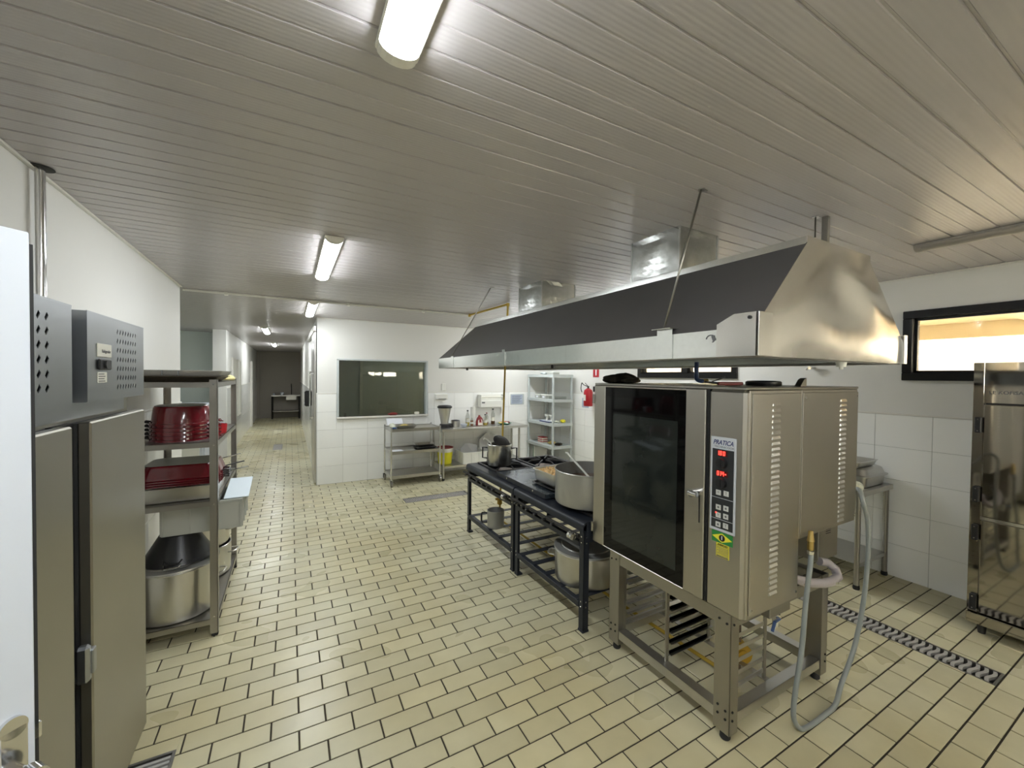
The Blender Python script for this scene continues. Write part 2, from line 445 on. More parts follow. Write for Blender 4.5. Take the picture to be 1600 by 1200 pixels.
for k in range(k0, k1):
    ya = 1.689+k*TPY; off = 0 if k % 2 == 0 else TPX/2
    xa, xb = (XL, XR)
    if ya > 5.0: xa = -2.7
    if ya > YF-.01: xb = .36
    if ya > 10.0: xa = -1.12
    i = int(math.floor((xa-1.093-off)/TPX))
    while True:
        x0 = 1.093+off+i*TPX
        if x0 >= xb: break
        tx0, tx1 = max(x0+.004, xa), min(x0+TPX-.004, xb)
        i += 1
        if tx1-tx0 < .01: continue
        ymax = ya+TPY-.004
        if ymax > YF-.009 and ya < YF and tx1 > .36: ymax = YF-.0095
        if ymax-ya < .012: continue
        ps = slab_strips(tx0, tx1, ya+.004, ymax, drains)
        if ps: tiles.append(ps)
def tile_in(b, ps, jz=.0):
    for (a, bb, c, d) in ps:
        if bb-a < .004 or d-c < .004: continue
        e = .0018; z = jz
        b.add([(a, c, z-.004), (bb, c, z-.004), (bb, d, z-.004), (a, d, z-.004), (a, c, z-.0016), (bb, c, z-.0016), (bb, d, z-.0016), (a, d, z-.0016),
               (a+e, c+e, z), (bb-e, c+e, z), (bb-e, d-e, z), (a+e, d-e, z)],
              [(0, 1, 5, 4), (1, 2, 6, 5), (2, 3, 7, 6), (3, 0, 4, 7), (4, 5, 9, 8), (5, 6, 10, 9), (6, 7, 11, 10), (7, 4, 8, 11), (8, 9, 10, 11), (3, 2, 1, 0)])
def px_size(ps):
    a, b, c, d = ps[0]; p = Vector(((a+b)/2, (c+d)/2, -H)); z = p.dot(fwd)
    if z < .3: return 0
    u = 800+F_PX*p.dot(rx)/z; v = 600-F_PX*p.dot(ux)/z
    if u < 150 or u > 1660 or v > 1260: return 0
    if -.95 < p.x < -.4 and p.y < 4.3 and v < 1180 and u < 228: return 0
    ar = sum((q[1]-q[0])*(q[3]-q[2]) for q in ps)
    return ar/(z**3)
tiles.sort(key=px_size, reverse=True)
for ps in tiles[:300]:
    b = MB(); tile_in(b, ps, random.uniform(-.0004, .0002)); b.build('tile', M['floortile'], fl)
rest = MB()
for ps in tiles[300:]: tile_in(rest, ps, random.uniform(-.0004, .0002))
rest.build('floor_tiles', M['floortile'], fl, kind='stuff')

# ---- ceiling: PVC boards running across the room
ce = struct('ceiling', (0, 0, C))
cb = MB(); cb.box(-3.2, 4.8, YB-.2, 19.2, C+.03, C+.09); cb.build('ceiling_backing', M['plaster'], ce)
def pvc_board(y0, x0, x1, w=.1835):
    # cross section in y/z, extruded along x: two flats with a shallow centre groove and a joint recess
    b = MB(); z = C; e = .004; m = y0+w/2
    sec = [(y0, z+.006), (y0+.0020, z+.006), (y0+.0045, z), (m-.0055, z), (m-.003, z+.0032), (m+.003, z+.0032), (m+.0055, z), (y0+w-.008, z), (y0+w-.005, z+.0042), (y0+w, z+.0042), (y0+w, z+.02), (y0, z+.02)]
    n = len(sec)
    b.add([(x0, y, zz) for y, zz in sec]+[(x1, y, zz) for y, zz in sec], [(i, (i+1) % n, n+(i+1) % n, n+i) for i in range(n)]+[tuple(range(n)), tuple(range(2*n-1, n-1, -1))])
    b.build('panel', M['pvc'], ce)
y = 1.439-.1835*22
while y < 18.2:
    x0, x1 = (XL-.02, XR+.02)
    if y > 5.1-.1: x0 = -2.7
    if y > YF: x1 = .40
    if y > 10.5: x0 = -1.16
    if y > YB-.2: pvc_board(y, x0, x1)
    y += .1835
cm = MB()
for (a, b_, c, d) in ((XL, XL+.018, YB, 5.16), (XR-.018, XR, YB, YF)): cm.box(a, b_, c, d, C-.012, C-.0005, .002)
cm.box(.36, XR, YF-.018, YF, C-.012, C-.0005, .002)
cm.build('edge_trim', M['conduit'], ce)

# ---- walls
TH, TW, TOP = .28, .37, 1.40
def wall_tiles(parent, axis, pos, sgn, a0, a1, start, gap=[], rows=5):
    """axis 'x': wall plane x=pos, runs along y;  axis 'y': plane y=pos. sgn: side the room is on"""
    t = .006
    bk = MB()
    if axis == 'x': bk.box(pos, pos+sgn*.0045, a0, a1, 0.0, TOP+.002)
    else: bk.box(a0, a1, pos, pos+sgn*.0045, 0.0, TOP+.002)
    n = int(math.floor((a0-start)/TW))
    s = start+n*TW
    while s < a1:
        for r in range(rows):
            for (p, q, zz0, zz1) in slab_strips(max(s, a0), min(s+TW, a1), r*TH, (r+1)*TH, gap):
                if q-p < .01 or zz1-zz0 < .01: continue
                b = MB(); g = .0012
                if axis == 'x': b.box(pos+sgn*.003, pos+sgn*.009, p+g, q-g, zz0+g, zz1-g, .0012)
                else: b.box(p+g, q-g, pos+sgn*.003, pos+sgn*.009, zz0+g, zz1-g, .0012)
                b.build('tile', M['walltile'], parent)
        s += TW
    return bk
def tile_cap(parent, axis, pos, sgn, spans):
    for (a0, a1) in spans:
        b = MB()
        if axis == 'x': b.box(pos, pos+sgn*.012, a0, a1, TOP, TOP+.014, .002)
        else: b.box(a0, a1, pos, pos+sgn*.012, TOP, TOP+.014, .002)
        b.build('cap_strip', M['conduit'], parent)

# left wall
wl = struct('wall_left', (XL, 0, 0))
b = MB(); b.box(XL-.16, XL, YB, 5.16, 0, C+.03); b.build('wall_panel', M['plaster'], wl)
wall_tiles(wl, 'x', XL, 1, 2.45, 5.16, 5.16-10*TW).build('grout', M['grout'], wl); tile_cap(wl, 'x', XL, 1, [(2.45, 5.16)])
# far wall with the serving window
wf = struct('wall_far', (2.4, YF, 0))
WX0, WX1, WZ0, WZ1 = .655, 2.075, 1.035, 1.925
b = MB()
for (a, bb, c, d) in slab_strips(.36, XR+.2, 0, C+.03, [(WX0, WX1, WZ0, WZ1)]): b.box(a, bb, YF, YF+.12, c, d)
b.build('wall_panel', M['plaster'], wf)
hole = (WX0-.02, WX1+.02, WZ0-.04, WZ1)
g = MB()
for (a, bb, c, d) in slab_strips(.36, XR, 0, TOP, [hole]): g.box(a, bb, YF-.0045, YF, c, d)
g.build('grout', M['grout'], wf)
wall_tiles(wf, 'y', YF, -1, .36, XR-.01, .36, [hole]); tile_cap(wf, 'y', YF, -1, [(.36, WX0-.02), (WX1+.02, XR-.01)])
# right wall with two ribbon windows
wr = struct('wall_right', (XR, 2, 0))
wins = [(0.10, 1.44, 1.70, 2.282), (2.90, 4.435, 1.70, 2.282)]
b = MB()
for (a, bb, c, d) in slab_strips(YB, YF+.12, 0, C+.03, wins): b.box(XR, XR+.16, a, bb, c, d)
b.build('wall_panel', M['plaster'], wr)
wall_tiles(wr, 'x', XR, -1, 1.0, YF-.01, 1.245-TW).build('grout', M['grout'], wr)
g = MB(); g.box(XR-.0045, XR, YB, 1.0, 0, TOP); g.build('lower_wall', M['walltile'], wr)
tile_cap(wr, 'x', XR, -1, [(YB, YF-.01)])
# wall behind the photographer
wb = struct('wall_back', (1.8, YB, 0)); b = MB(); BW = [(2.6, 3.8, 1.5, 2.3)]  # opening for the added window that lets fill daylight in
for (a, bb, c, d) in slab_strips(XL-.16, XR+.16, 0, C+.03, BW): b.box(a, bb, YB-.12, YB, c, d)
b.build('wall_panel', M['plaster'], wb)
# corridor
wc = struct('wall_corridor_right', (.36, 12, 0))
b = MB(); b.box(.36, .48, YF+.12, 18.3, 0, C+.03); b.build('wall_panel', M['plaster'], wc)
wall_tiles(wc, 'x', .36, -1, YF, 18.2, YF+.1).build('grout', M['grout'], wc); tile_cap(wc, 'x', .36, -1, [(YF, 18.2)])
wd = struct('wall_corridor_left', (-1.12, 14, 0))
b = MB(); b.box(-1.34, -1.12, 9.86, 18.3, 0, C+.03); b.build('wall_panel', M['plaster'], wd)
wall_tiles(wd, 'x', -1.12, 1, 9.9, 18.2, 9.9).build('grout', M['grout'], wd); tile_cap(wd, 'x', -1.12, 1, [(9.9, 18.2)])
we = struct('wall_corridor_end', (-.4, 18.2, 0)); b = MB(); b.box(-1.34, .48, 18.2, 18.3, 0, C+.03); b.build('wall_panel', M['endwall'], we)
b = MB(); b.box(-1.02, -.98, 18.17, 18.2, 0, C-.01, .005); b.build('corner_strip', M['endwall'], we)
wg = struct('wall_recess', (-2, 10.65, 0)); b = MB(); b.box(-2.8, -1.34, 10.62, 10.74, 0, C+.03); b.build('wall_panel', M['greenplaster'], wg)
wh = struct('wall_recess_left', (-2.7, 8, 0)); b = MB(); b.box(-2.8, -2.7, 5.0, 10.62, 0, C+.03); b.build('wall_panel', M['greenplaster'], wh)
wi = struct('wall_recess_near', (-2, 5, 0)); b = MB(); b.box(-2.8, XL-.16, 5.04, 5.16, 0, C+.03); b.build('wall_panel', M['plaster'], wi)
# window_1: serving window in the far wall, dark room behind it
w1 = struct('window_1', ((WX0+WX1)/2, YF, WZ0))
fm = MB(); fw = .03
for (a, bb, c, d) in ((WX0-.015, WX0+fw*.5, WZ0-.02, WZ1+.015), (WX1-fw*.5, WX1+.015, WZ0-.02, WZ1+.015)): fm.box(a, bb, YF-.02, YF+.12, c, d, .002)
fm.box(WX0-.015, WX1+.015, YF-.02, YF+.12, WZ1, WZ1+.025, .002)
fm.build('window_frame', M['greypl'], w1)
b = MB(); b.box(WX0-.02, WX1+.02, YF-.05, YF+.12, WZ0-.03, WZ0, .004); b.build('window_sill', M['conduit'], w1)
b = MB(); b.box(WX0+.015, WX1-.015, YF+.085, YF+.093, WZ0, WZ1); b.build('pane', M['tglass'], w1)
# back room
wj = struct('wall_back_room', (2.4, 9.6, 0)); b = MB(); b.box(.48, XR+.2, YF+.12, 9.7, C+.001, C+.029)
b.box(.48, XR+.2, 9.6, 9.7, 0, C+.03)
for (a, bb, c, d) in slab_strips(YF+.12, 9.6, 0, C+.03, [(7.4, 9.4, 1.0, 2.25)]): b.box(XR+.08, XR+.2, a, bb, c, d)  # unseen side opening, added to let daylight into this room
b.build('wall_panel', M['shadewall'], wj)
d4 = struct('door_4', (1.05, 9.56, 0)); b = MB()
b.box(.72, .78, 9.53, 9.6, 0, 2.1, .004); b.box(1.36, 1.42, 9.53, 9.6, 0, 2.1, .004); b.box(.72, 1.42, 9.53, 9.6, 2.1, 2.16, .004); b.build('door_frame', M['whitepl'], d4)
b = MB(); b.box(.78, 1.36, 9.56, 9.598, 0.01, 2.1, .004); b.build('door_leaf', M['greypl'], d4)
# ribbon windows in the right wall
def ribbon(idx, y0, y1, z0, z1, mull):
    wn = struct('window_%d' % idx, (XR, (y0+y1)/2, z0)); f = MB(); t = .065
    X0, X1 = XR-.035, XR+.10
    f.box(X0, X1, y0, y1, z0, z0+t, .004); f.box(X0, X1, y0, y1, z1-t, z1, .004)
    f.box(X0, X1, y0, y0+t, z0+t, z1-t, .004); f.box(X0, X1, y1-t, y1, z0+t, z1-t, .004)
    for m_ in mull: f.box(X0+.01, X1, m_-.05, m_+.05, z0+t, z1-t, .004)
    f.build('window_frame', M['blackframe'], wn)
    s_ = MB(); ys = [y0+t]+[q for m_ in mull for q in (m_-.05, m_+.05)]+[y1-t]
    for a, c in zip(ys[::2], ys[1::2]):
        for (p, q, r_, u_) in ((a, c, z0+t, z0+t+.018), (a, c, z1-t-.018, z1-t), (a, a+.018, z0+t, z1-t), (c-.018, c, z0+t, z1-t)): s_.box(XR+.01, XR+.05, p, q, r_, u_, .002)
        g_ = MB(); g_.box(XR+.028, XR+.033, a+.018, c-.018, z0+t+.018, z1-t-.018); g_.build('pane', M['glass'], wn)
    s_.build('sash', M['blackframe'], wn)
ribbon(2, *wins[1], [3.62]); ribbon(3, *wins[0], [])
wn = struct('window_8', (3.2, YB, 1.5)); b = MB()  # unseen window, added to brighten the room from behind the camera
for (a, bb, c, d) in ((2.6, 3.8, 1.5, 1.56), (2.6, 3.8, 2.24, 2.3), (2.6, 2.66, 1.56, 2.24), (3.74, 3.8, 1.56, 2.24), (3.17, 3.23, 1.56, 2.24)): b.box(a, bb, YB-.10, YB+.02, c, d, .003)
b.build('window_frame', M['blackframe'], wn)
b = MB(); b.box(2.66, 3.74, YB-.05, YB-.045, 1.56, 2.24); b.build('pane', M['glass'], wn)
# outside: eave, neighbour wall, ground
tg = struct('ground_outside'); b = MB(); b.box(-8, 14, -14, 14, -.3, -.2); b.build('paving', M['outground'], tg)
to = struct('wall_outside', (7.6, 2, 0)); b = MB(); b.box(7.5, 7.7, -6, 14, -.1, 2.35); b.build('wall_panel', M['outwall'], to)
tr = struct('trim_1', (6, 2, 2.6)); b = MB()
b.box(4.8, 7.2, -6, 14, 2.40, 2.44); b.build('eave_panel', M['eave'], tr)
b = MB(); 
for yy in (-3, -.4, 1.05, 2.4, 4.9, 7.5): b.box(4.8, 7.2, yy, yy+.08, 2.32, 2.40, .006)
b.box(7.12, 7.2, -6, 14, 2.22, 2.44, .006); b.build('eave_rafters', M['eave'], tr)
# openings on the corridor's left wall
for i, (ya, yb_, za, zb) in enumerate(((10.75, 11.35, 1.02, 2.02), (11.75, 12.3, .72, 2.0))):
    wn = struct('window_%d' % (4+i), (-1.12, (ya+yb_)/2, za)); b = MB()
    for (p, q, r_, u_) in ((ya-.04, yb_+.04, zb, zb+.04), (ya-.04, yb_+.04, za-.04, za), (ya-.04, ya, za, zb), (yb_, yb_+.04, za, zb)): b.box(-1.125, -1.09, p, q, r_, u_, .003)
    b.build('window_frame', M['conduit'], wn)
    b = MB(); b.box(-1.115, -1.105, ya, yb_, za, zb); b.build('shutter', M['offwhite'] if i == 0 else M['whitepl'], wn)
b = MB(); b.box(-1.12, -1.06, 15.4, 15.5, 0, 2.1, .004); o = b.build('trim_2', M['conduit'], kind='structure')

# ---- door_1: white door standing open at the left edge
D0 = Vector((-.431, 1.113, 0)); dd = Vector((-.72, -.694, 0)).normalized(); dn = Vector((-dd.y, dd.x, 0))   # dn points away from camera side
if dn.dot(Vector((1, -1, 0))) > 0: dn = -dn
d1 = struct('door_1', D0); DZ = 1.962
b = MB(); b.obox(D0+dd*.36+dn*.018+Vector((0, 0, .02+(DZ-.02)/2)), dd*.36, dn*.018, Vector((0, 0, (DZ-.02)/2)), .002); b.build('door_leaf', M['white'], d1)
b = MB(); b.obox(D0-dd*.004+dn*.022+Vector((0, 0, DZ/2)), dd*.004, dn*.014, Vector((0, 0, DZ/2-.02))); b.build('edge_seal', M['rubber'], d1)
b = MB(); hp = D0+dd*.031-dn*.004+Vector((0, 0, 1.0))
b.obox(hp+Vector((0, 0, -.035)), dd*.019, dn*.004, Vector((0, 0, .075)), .003)
b.cyl(hp+Vector((0, 0, .04))-dn*.004, hp+Vector((0, 0, .04))+dn*.004, .019)
b.build('handle_plate', M['chrome'], d1)
b = MB(); q = hp+Vector((0, 0, -.045)); b.cyl(q-dn*.004, q-dn*.045, .014); b.cyl(q-dn*.045+dd*-.01, q-dn*.045+dd*.10, .015, .012)
b.cyl(q-dn*.04, q-dn*.062, .026, .024); b.build('handle', M['chrome'], d1)
b = MB(); b.obox(D0-dd*.007+dn*.018+Vector((0, 0, 1.0)), dd*.006, dn*.01, Vector((0, 0, .016)), .002); b.build('latch', M['chrome'], d1)

# ---- door_2: steel sliding door on the corridor side of the far wall corner
d2 = struct('door_2', (.33, 7.3, 0)); b = MB()
b.box(.325, .349, 6.90, 7.75, .03, 2.35, .003); b.build('door_leaf', M['steelh'], d2)
b = MB(); b.box(.315, .35, 6.88, 9.4, 2.36, 2.44, .004); b.build('track', M['steelframe'], d2)
b = MB(); b.box(.27, .325, 6.97, 7.0, 1.02, 1.05, .004); b.box(.27, .325, 6.97, 7.0, 1.70, 1.73, .004); b.cyl((.27, 6.985, 1.0), (.27, 6.985, 1.75), .012); b.build('handle', M['chrome'], d2)

# ================================================================ LIGHTS (fittings)
def tube_light(x, y0, y1, lit, label, group=None, lampmat='lamp'):
    t = thing('ceiling_light', label, 'light', (x, (y0+y1)/2, C), group); wd_ = .056
    b = MB(); b.box(x-wd_, x+wd_, y0, y1, C-.018, C-.001, .003); b.build('fitting_base', M['lampend'] if lit else M['offtube'], t)
    b = MB(); n = 10; sec = [(x+wd_*.86*math.cos(PI+PI*i/n), C-.016+.026*math.sin(PI+PI*i/n)) for i in range(n+1)]
    m = n+1; b.add([(p, y0+.035, q) for p, q in sec]+[(p, y1-.035, q) for p, q in sec], [(i, i+1, m+i+1, m+i) for i in range(n)], True)
    b.add([(p, y0+.035, q) for p, q in sec]+[(p, y1-.035, q) for p, q in sec], [tuple(range(m)), tuple(range(m, 2*m)), (0, n, m+n, m)])
    b.build('diffuser', M[lampmat] if lit else M['offtube'], t)
    for ya, yb_ in ((y0, y0+.035), (y1-.035, y1)):
        b = MB()
        sec2 = [(x+wd_*.93*math.cos(PI+PI*i/n), C-.015+.030*math.sin(PI+PI*i/n)) for i in range(n+1)]
        b.add([(p, ya, q) for p, q in sec2]+[(p, yb_, q) for p, q in sec2], [(i, i+1, m+i+1, m+i) for i in range(n)]+[tuple(range(m)), tuple(range(2*m-1, m-1, -1)), (0, n, m+n, m)])
        b.build('end_cap', M['lampend'] if lit else M['offtube'], t)
    return t
tube_light(.25, -.10, 1.12, True, 'lit tube light on the ceiling at the top edge of the photo')
tube_light(.245, 2.78, 3.98, True, 'lit tube light on the ceiling, second nearest, over the middle of the tiled aisle')
tube_light(.245, 5.36, 6.60, True, 'lit tube light on the ceiling beside the corner of the serving window wall')
tube_light(-.42, 8.75, 9.95, True, 'lit tube light on the corridor ceiling, the larger of the two in the corridor')
tube_light(-.41, 13.0, 14.3, True, 'lit tube light deepest in the corridor, smallest of all')
tube_light(3.56, -.15, 1.065, False, 'unlit grey tube light on the ceiling above the polished steel fridge')
tube_light(3.56, 2.78, 3.98, True, 'lit tube light hidden behind the hood, nearer of two')
tube_light(3.56, 5.30, 6.5, True, 'lit tube light hidden behind the hood, farther of two')
tube_light(2.4, 8.0, 9.2, True, 'unseen dim fill light added in the room behind the serving window', lampmat='lampfill')  # added lamp, kept out of view, brightens the dark back room
tube_light(.25, -2.35, -1.15, True, 'lit tube light behind the photographer')   # out of frame, lights the near floor

# ================================================================ LEFT FRIDGE
t = thing('upright_fridge', 'tall brushed steel two-door fridge with perforated compressor covers along the left wall', 'fridge', (-.76, 1.75, 0))
b = MB(); b.box(-.935, -.628, 1.13, 2.375, .10, 1.60, .004); b.build('cabinet', M['fridgesteel'], t)
b = MB(); b.box(-.935, -.62, 1.13, 2.34, 1.6, 1.605); b.box(-.9, -.625, 1.15, 2.32, 1.545, 1.60); b.build('top_ledge', M['fridgecover'], t)
for (ya, yb_) in ((1.135, 1.690), (1.818, 2.374)):
    b = MB(); b.box(-.604, -.57, ya, yb_, .115, 1.537, .005)
    d = b.build('door', M['fridgesteel'], t)
    g_ = MB(); g_.box(-.629, -.603, ya+.006, yb_-.006, .12, 1.532); g_.build('door_gasket', M['rubber'], d)
b = MB(); b.box(-.629, -.612, 1.69, 1.818, .115, 1.535); b.build('mullion', M['black'], t)
b = MB(); b.box(-.606, -.560, 1.79, 1.816, .72, .80, .003); b.box(-.600, -.566, 1.77, 1.80, .70, .82, .008); b.build('hinge', M['fridgecover'], t)
def cover(ya, yb_, rows, cols, y_first, dy, z_first, dz, w_, hgt):
    b = MB(); x = -.57; z0, z1 = 1.602, 1.897
    # perforated sheet: grid of cells around diamond holes
    ys = [ya]; zs = [z0]
    holes = {}
    hy = [(y_first+i*dy) for i in range(cols)]; hz = [(z_first+j*dz) for j in range(rows)]
    y_lo, y_hi = hy[0]-dy/2, hy[-1]+dy/2; z_lo, z_hi = hz[0]-dz/2, hz[-1]+dz/2
    for (p, q, r_, u_) in slab_strips(ya, yb_, z0, z1, [(y_lo, y_hi, z_lo, z_hi)]): b.box(x-.002, x, p, q, r_, u_)
    for cy in hy:
        for cz in hz:
            O = [(cy-dy/2, cz-dz/2), (cy+dy/2, cz-dz/2), (cy+dy/2, cz+dz/2), (cy-dy/2, cz+dz/2)]
            I = [(cy-w_*.1, cz-hgt/2), (cy+w_/2, cz+hgt*.15), (cy+w_*.1, cz+hgt/2), (cy-w_/2, cz-hgt*.15)]
            o_ = [(x, *p) for p in O]; i_ = [(x, *p) for p in I]; ib = [(x-.002, *p) for p in I]
            b.add(o_+i_+ib, [(0, 1, 5, 4), (1, 2, 6, 5), (2, 3, 7, 6), (3, 0, 4, 7)]+[(4+k, 4+(k+1) % 4, 8+(k+1) % 4, 8+k) for k in range(4)])
    return b, z0, z1
for idx, (ya, yb_, rows, cols, yf, dy, zf, dz, wd_, hg) in enumerate(((1.135, 1.690, 6, 9, 1.22, .041, 1.655, .0385, .021, .024), (1.794, 2.364, 7, 8, 2.055, .0285, 1.645, .0345, .015, .022))):
    b, z0, z1 = cover(ya, yb_, rows, cols, yf, dy, zf, dz, wd_, hg)
    c_ = b.build('compressor_cover', M['fridgecover'], t)
    b = MB(); x0, x1 = -.925, -.572
    b.box(x0, x1, ya, ya+.002, z0, z1); b.box(x0, x1, yb_-.002, yb_, z0, z1); b.box(x0, x1, ya, yb_, z0, z0+.002); b.box(x0, x0+.002, ya, yb_, z0, z1)
    b.box(-.572, -.5695, ya, yb_, z1-.004, z1+.001); b.build('cover_side', M['fridgecover'], c_)
    b = MB(); b.box(-.62, -.61, ya+.01, yb_-.01, z0+.004, z1-.006); b.build('dark_interior', M['black'], c_)
    if idx:
        b = MB(); b.box(-.5698, -.566, 1.865, 1.985, 1.752, 1.798, .003); st = b.build('sticker', M['offwhite'], c_)
        text('lettering', 'Refrigerador', .016, face_posx(-.5655, 1.935, 1.772), M['ink'], c_, sx=.9)
        b = MB(); b.box(-.5698, -.562, 1.868, 1.972, 1.708, 1.745, .004); b.cyl((-.562, 1.915, 1.727), (-.556, 1.915, 1.727), .014); b.build('thermostat', M['black'], c_)
        b = MB(); b.box(-.5698, -.5675, 1.868, 1.945, 1.664, 1.700, .001); b.build('label', M['offwhite'], c_)
        b = MB()
        for k in range(4): b.box(-.5676, -.5670, 1.872, 1.928-.008*(k % 2), 1.668+k*.008, 1.671+k*.008)
        b.build('label_print', M['ink'], c_)
b = MB()
for (x, y) in ((-.9, 1.2), (-.66, 1.2), (-.9, 2.31), (-.66, 2.31)): b.cyl((x, y, 0), (x, y, .10), .018)
b.build('feet', M['black'], t)

# vertical pipe on the left wall
t = thing('wall_pipe', 'vertical shiny metal pipe on the left wall between ceiling and fridge', 'pipe', (-.935, 2.5, 0))
b = MB(); b.cyl((-.935, 2.50, 1.3), (-.935, 2.50, C-.001), .0165); b.build('pipe', M['chrome'], t)
b = MB(); b.lathe([(.018, 0), (.045, .002), (.045, .0035), (.018, .004)], (-.935, 2.50, C-.006)); b.build('ceiling_flange', M['dark'], t)
b = MB(); b.box(-.965, -.935, 2.485, 2.515, 1.95, 1.97, .002); b.build('clip', M['steelh'], t)

# floor drains
def grate(name, label, x0, x1, y0, y1):
    t = thing(name, label, 'drain', ((x0+x1)/2, (y0+y1)/2, 0)); e = .012
    b = MB()
    for (a, bb, c, d) in ((x0, x1, y0, y0+e), (x0, x1, y1-e, y1), (x0, x0+e, y0+e, y1-e), (x1-e, x1, y0+e, y1-e)): b.box(a, bb, c, d, -.09, .0005)
    b.build('frame', M['drain'], t); return t
t = grate('floor_drain', 'long floor drain with wavy slats beside the oven stand on the right', *drains[0])
n = int((2.05-.655-.03)/.034)
wv = MB(); N_ = 8; pts = [(3.470+.155*i/N_, .0085*math.sin(2*PI*i/N_)) for i in range(N_+1)]
for sgn_, zz in ((1, 0), (-1, -.02)):
    pass
vs = []; 
for (px_, dy_) in pts: vs += [(px_, dy_-.0085, -.001), (px_, dy_+.0085, -.001), (px_, dy_+.0075, -.02), (px_, dy_-.0075, -.02)]
fs = [(0, 1, 2, 3), (4*N_+3, 4*N_+2, 4*N_+1, 4*N_)]
for i in range(N_):
    for k in range(4): fs.append((4*i+k, 4*i+(k+1) % 4, 4*i+4+(k+1) % 4, 4*i+4+k))
wv.add([(v[0], v[1]+.69, v[2]) for v in vs], fs); s0 = wv.build('slat', M['drainslat'], t)
for k in range(1, n):
    c_ = s0.copy(); COL.objects.link(c_); c_.parent = t; c_.location = (s0.location.x, s0.location.y+.034*k, s0.location.z)
t = grate('floor_drain', 'rectangular floor drain grate in front of the steel trolley at the far wall', *drains[1])
b = MB()
for k in range(int(.9/.022)): b.box(1.37+k*.022, 1.382+k*.022, 5.383, 5.567, -.02, -.001)
b.box(1.37, 2.255, 5.47, 5.48, -.018, -.0005); b.build('grate_bars', M['drainslat'], t, kind='stuff')
t = grate('floor_drain', 'square floor drain with straight slats at the foot of the left fridge', *drains[2])
for k in range(7):
    b = MB(); b.box(-.646, -.464, 2.108+k*.026, 2.122+k*.026, -.016, -.001, .002); b.build('slat', M['drainslat'], t)
t = grate('floor_drain', 'small floor drain grate in the corridor floor', *drains[3])
b = MB()
for k in range(30): b.box(-.332, -.168, 10.49+k*.026, 10.503+k*.026, -.016, -.001)
b.build('grate_bars', M['drainslat'], t, kind='stuff')

# ================================================================ LEFT RACK
RX0, RX1, RY0, RY1 = -.90, -.41, 3.19, 4.27
t = thing('storage_rack', 'grey steel four-tier storage rack with pots standing behind the left fridge', 'rack', ((RX0+RX1)/2, (RY0+RY1)/2, 0))
def lpost(x, y, sx, sy, z1=1.66, w_=.042):
    b = MB(); b.box(x, x-sx*w_, y, y-sy*.003, .02, z1); b.box(x, x-sx*.003, y, y-sy*w_, .02, z1)
    p = b.build('post', M['steelframe'], t)
    b = MB(); b.box(x, x-sx*.035, y, y-sy*.035, 0, .022, .004); b.build('foot', M['rubber'], p)
    b = MB()
    for z in (.13, .86, 1.24, 1.63): b.cyl((x-sx*.02, y+sy*.003, z), (x-sx*.02, y, z), .0045, n=8)
    b.build('bolts', M['chrome'], p)
lpost(RX1, RY0, 1, -1); lpost(RX1, RY1, 1, 1); lpost(RX0, RY0, -1, -1); lpost(RX0, RY1, -1, 1)
for zt in (1.645, 1.262, .882, .115):
    b = MB(); e = .004
    b.box(RX0+e, RX1-e, RY0+e, RY1-e, zt-.003, zt)
    for (a, bb, c, d) in ((RX0+e, RX1-e, RY0+e, RY0+e+.003), (RX0+e, RX1-e, RY1-e-.003, RY1-e), (RX0+e, RX0+e+.003, RY0+e, RY1-e), (RX1-e-.003, RX1-e, RY0+e, RY1-e)): b.box(a, bb, c, d, zt-.036, zt)
    b.build('shelf', M['steelframe'], t)

def sheet_tray(name, label, cat, cx, cy, z, hx, hy, h, mt, flare=.012, group=None, handles=False, lip=.008):
    b = MB(); b.rrect_pan(cx, cy, z, z+h, hx-flare, hy-flare, hx, hy, .02, .002, lip)
    o = tag(b.build(name, mt), label, cat, group)
    return o
# trays on top
sheet_tray('baking_tray', 'dark burnt baking tray, lower of two on top of the left rack', 'tray', -.665, 3.46, 1.6455, .262, .25, .035, M['traydark'], .03)
sheet_tray('baking_tray', 'lighter grey baking tray with dividers, upper of two on top of the left rack', 'tray', -.635, 3.50, 1.682, .245, .25, .036, M['trayal'], .012)
b = MB()
for x in (-.70, -.62): b.box(x, x+.005, 3.246, 3.251, 1.685, 1.716)
tag(b.build('tray_clip', M['chrome']), 'pair of small bright clips on the front of the upper baking tray on the rack', 'clip')
b = MB(); b.lathe([(0, .0), (.05, .0), (.062, .012), (.05, .03), (.025, .043), (0, .045)], (-.46, 4.13, 1.6455), 14, True, .9, 1.3); tag(b.build('folded_cloth', M['yellowcloth']), 'crumpled pale yellow cloth on the far corner of the rack top', 'cloth')

# red pots, upside down
def red_pot(full=True):
    t = thing('cooking_pot', '', 'pot')
    h = .125
    b = MB(); b.lathe([(0, h), (.128, h), (.138, h-.004), (.146, h-.016), (.158, .012), (.164, .010), (.167, 0), (.162, 0), (.156, .004), (.140, h-.02), (0, h-.008)], (0, 0, 0), 44)
    b.build('body', M['red'], t)
    b = MB(); b.lathe([(.126, h), (.138, h-.004), (.1395, h-.006)], (0, 0, .0008), 44); b.lathe([(0, h), (.128, h)], (0, 0, .0012), 44); b.build('bare_base', M['alud'], t)
    for s_ in (-1, 1):
        b = MB(); pts = [(s_*.160, -.035, .014), (s_*.188, -.03, .020), (s_*.210, 0, .010), (s_*.188, .03, .020), (s_*.160, .035, .014)]
        b.tube(pts, .0065, 8); b.build('handle', M['red'] if s_ > 0 else M['black'], t)
    return t
p0 = red_pot(); names = ['lowest', 'second lowest', 'middle', 'second highest', 'topmost']
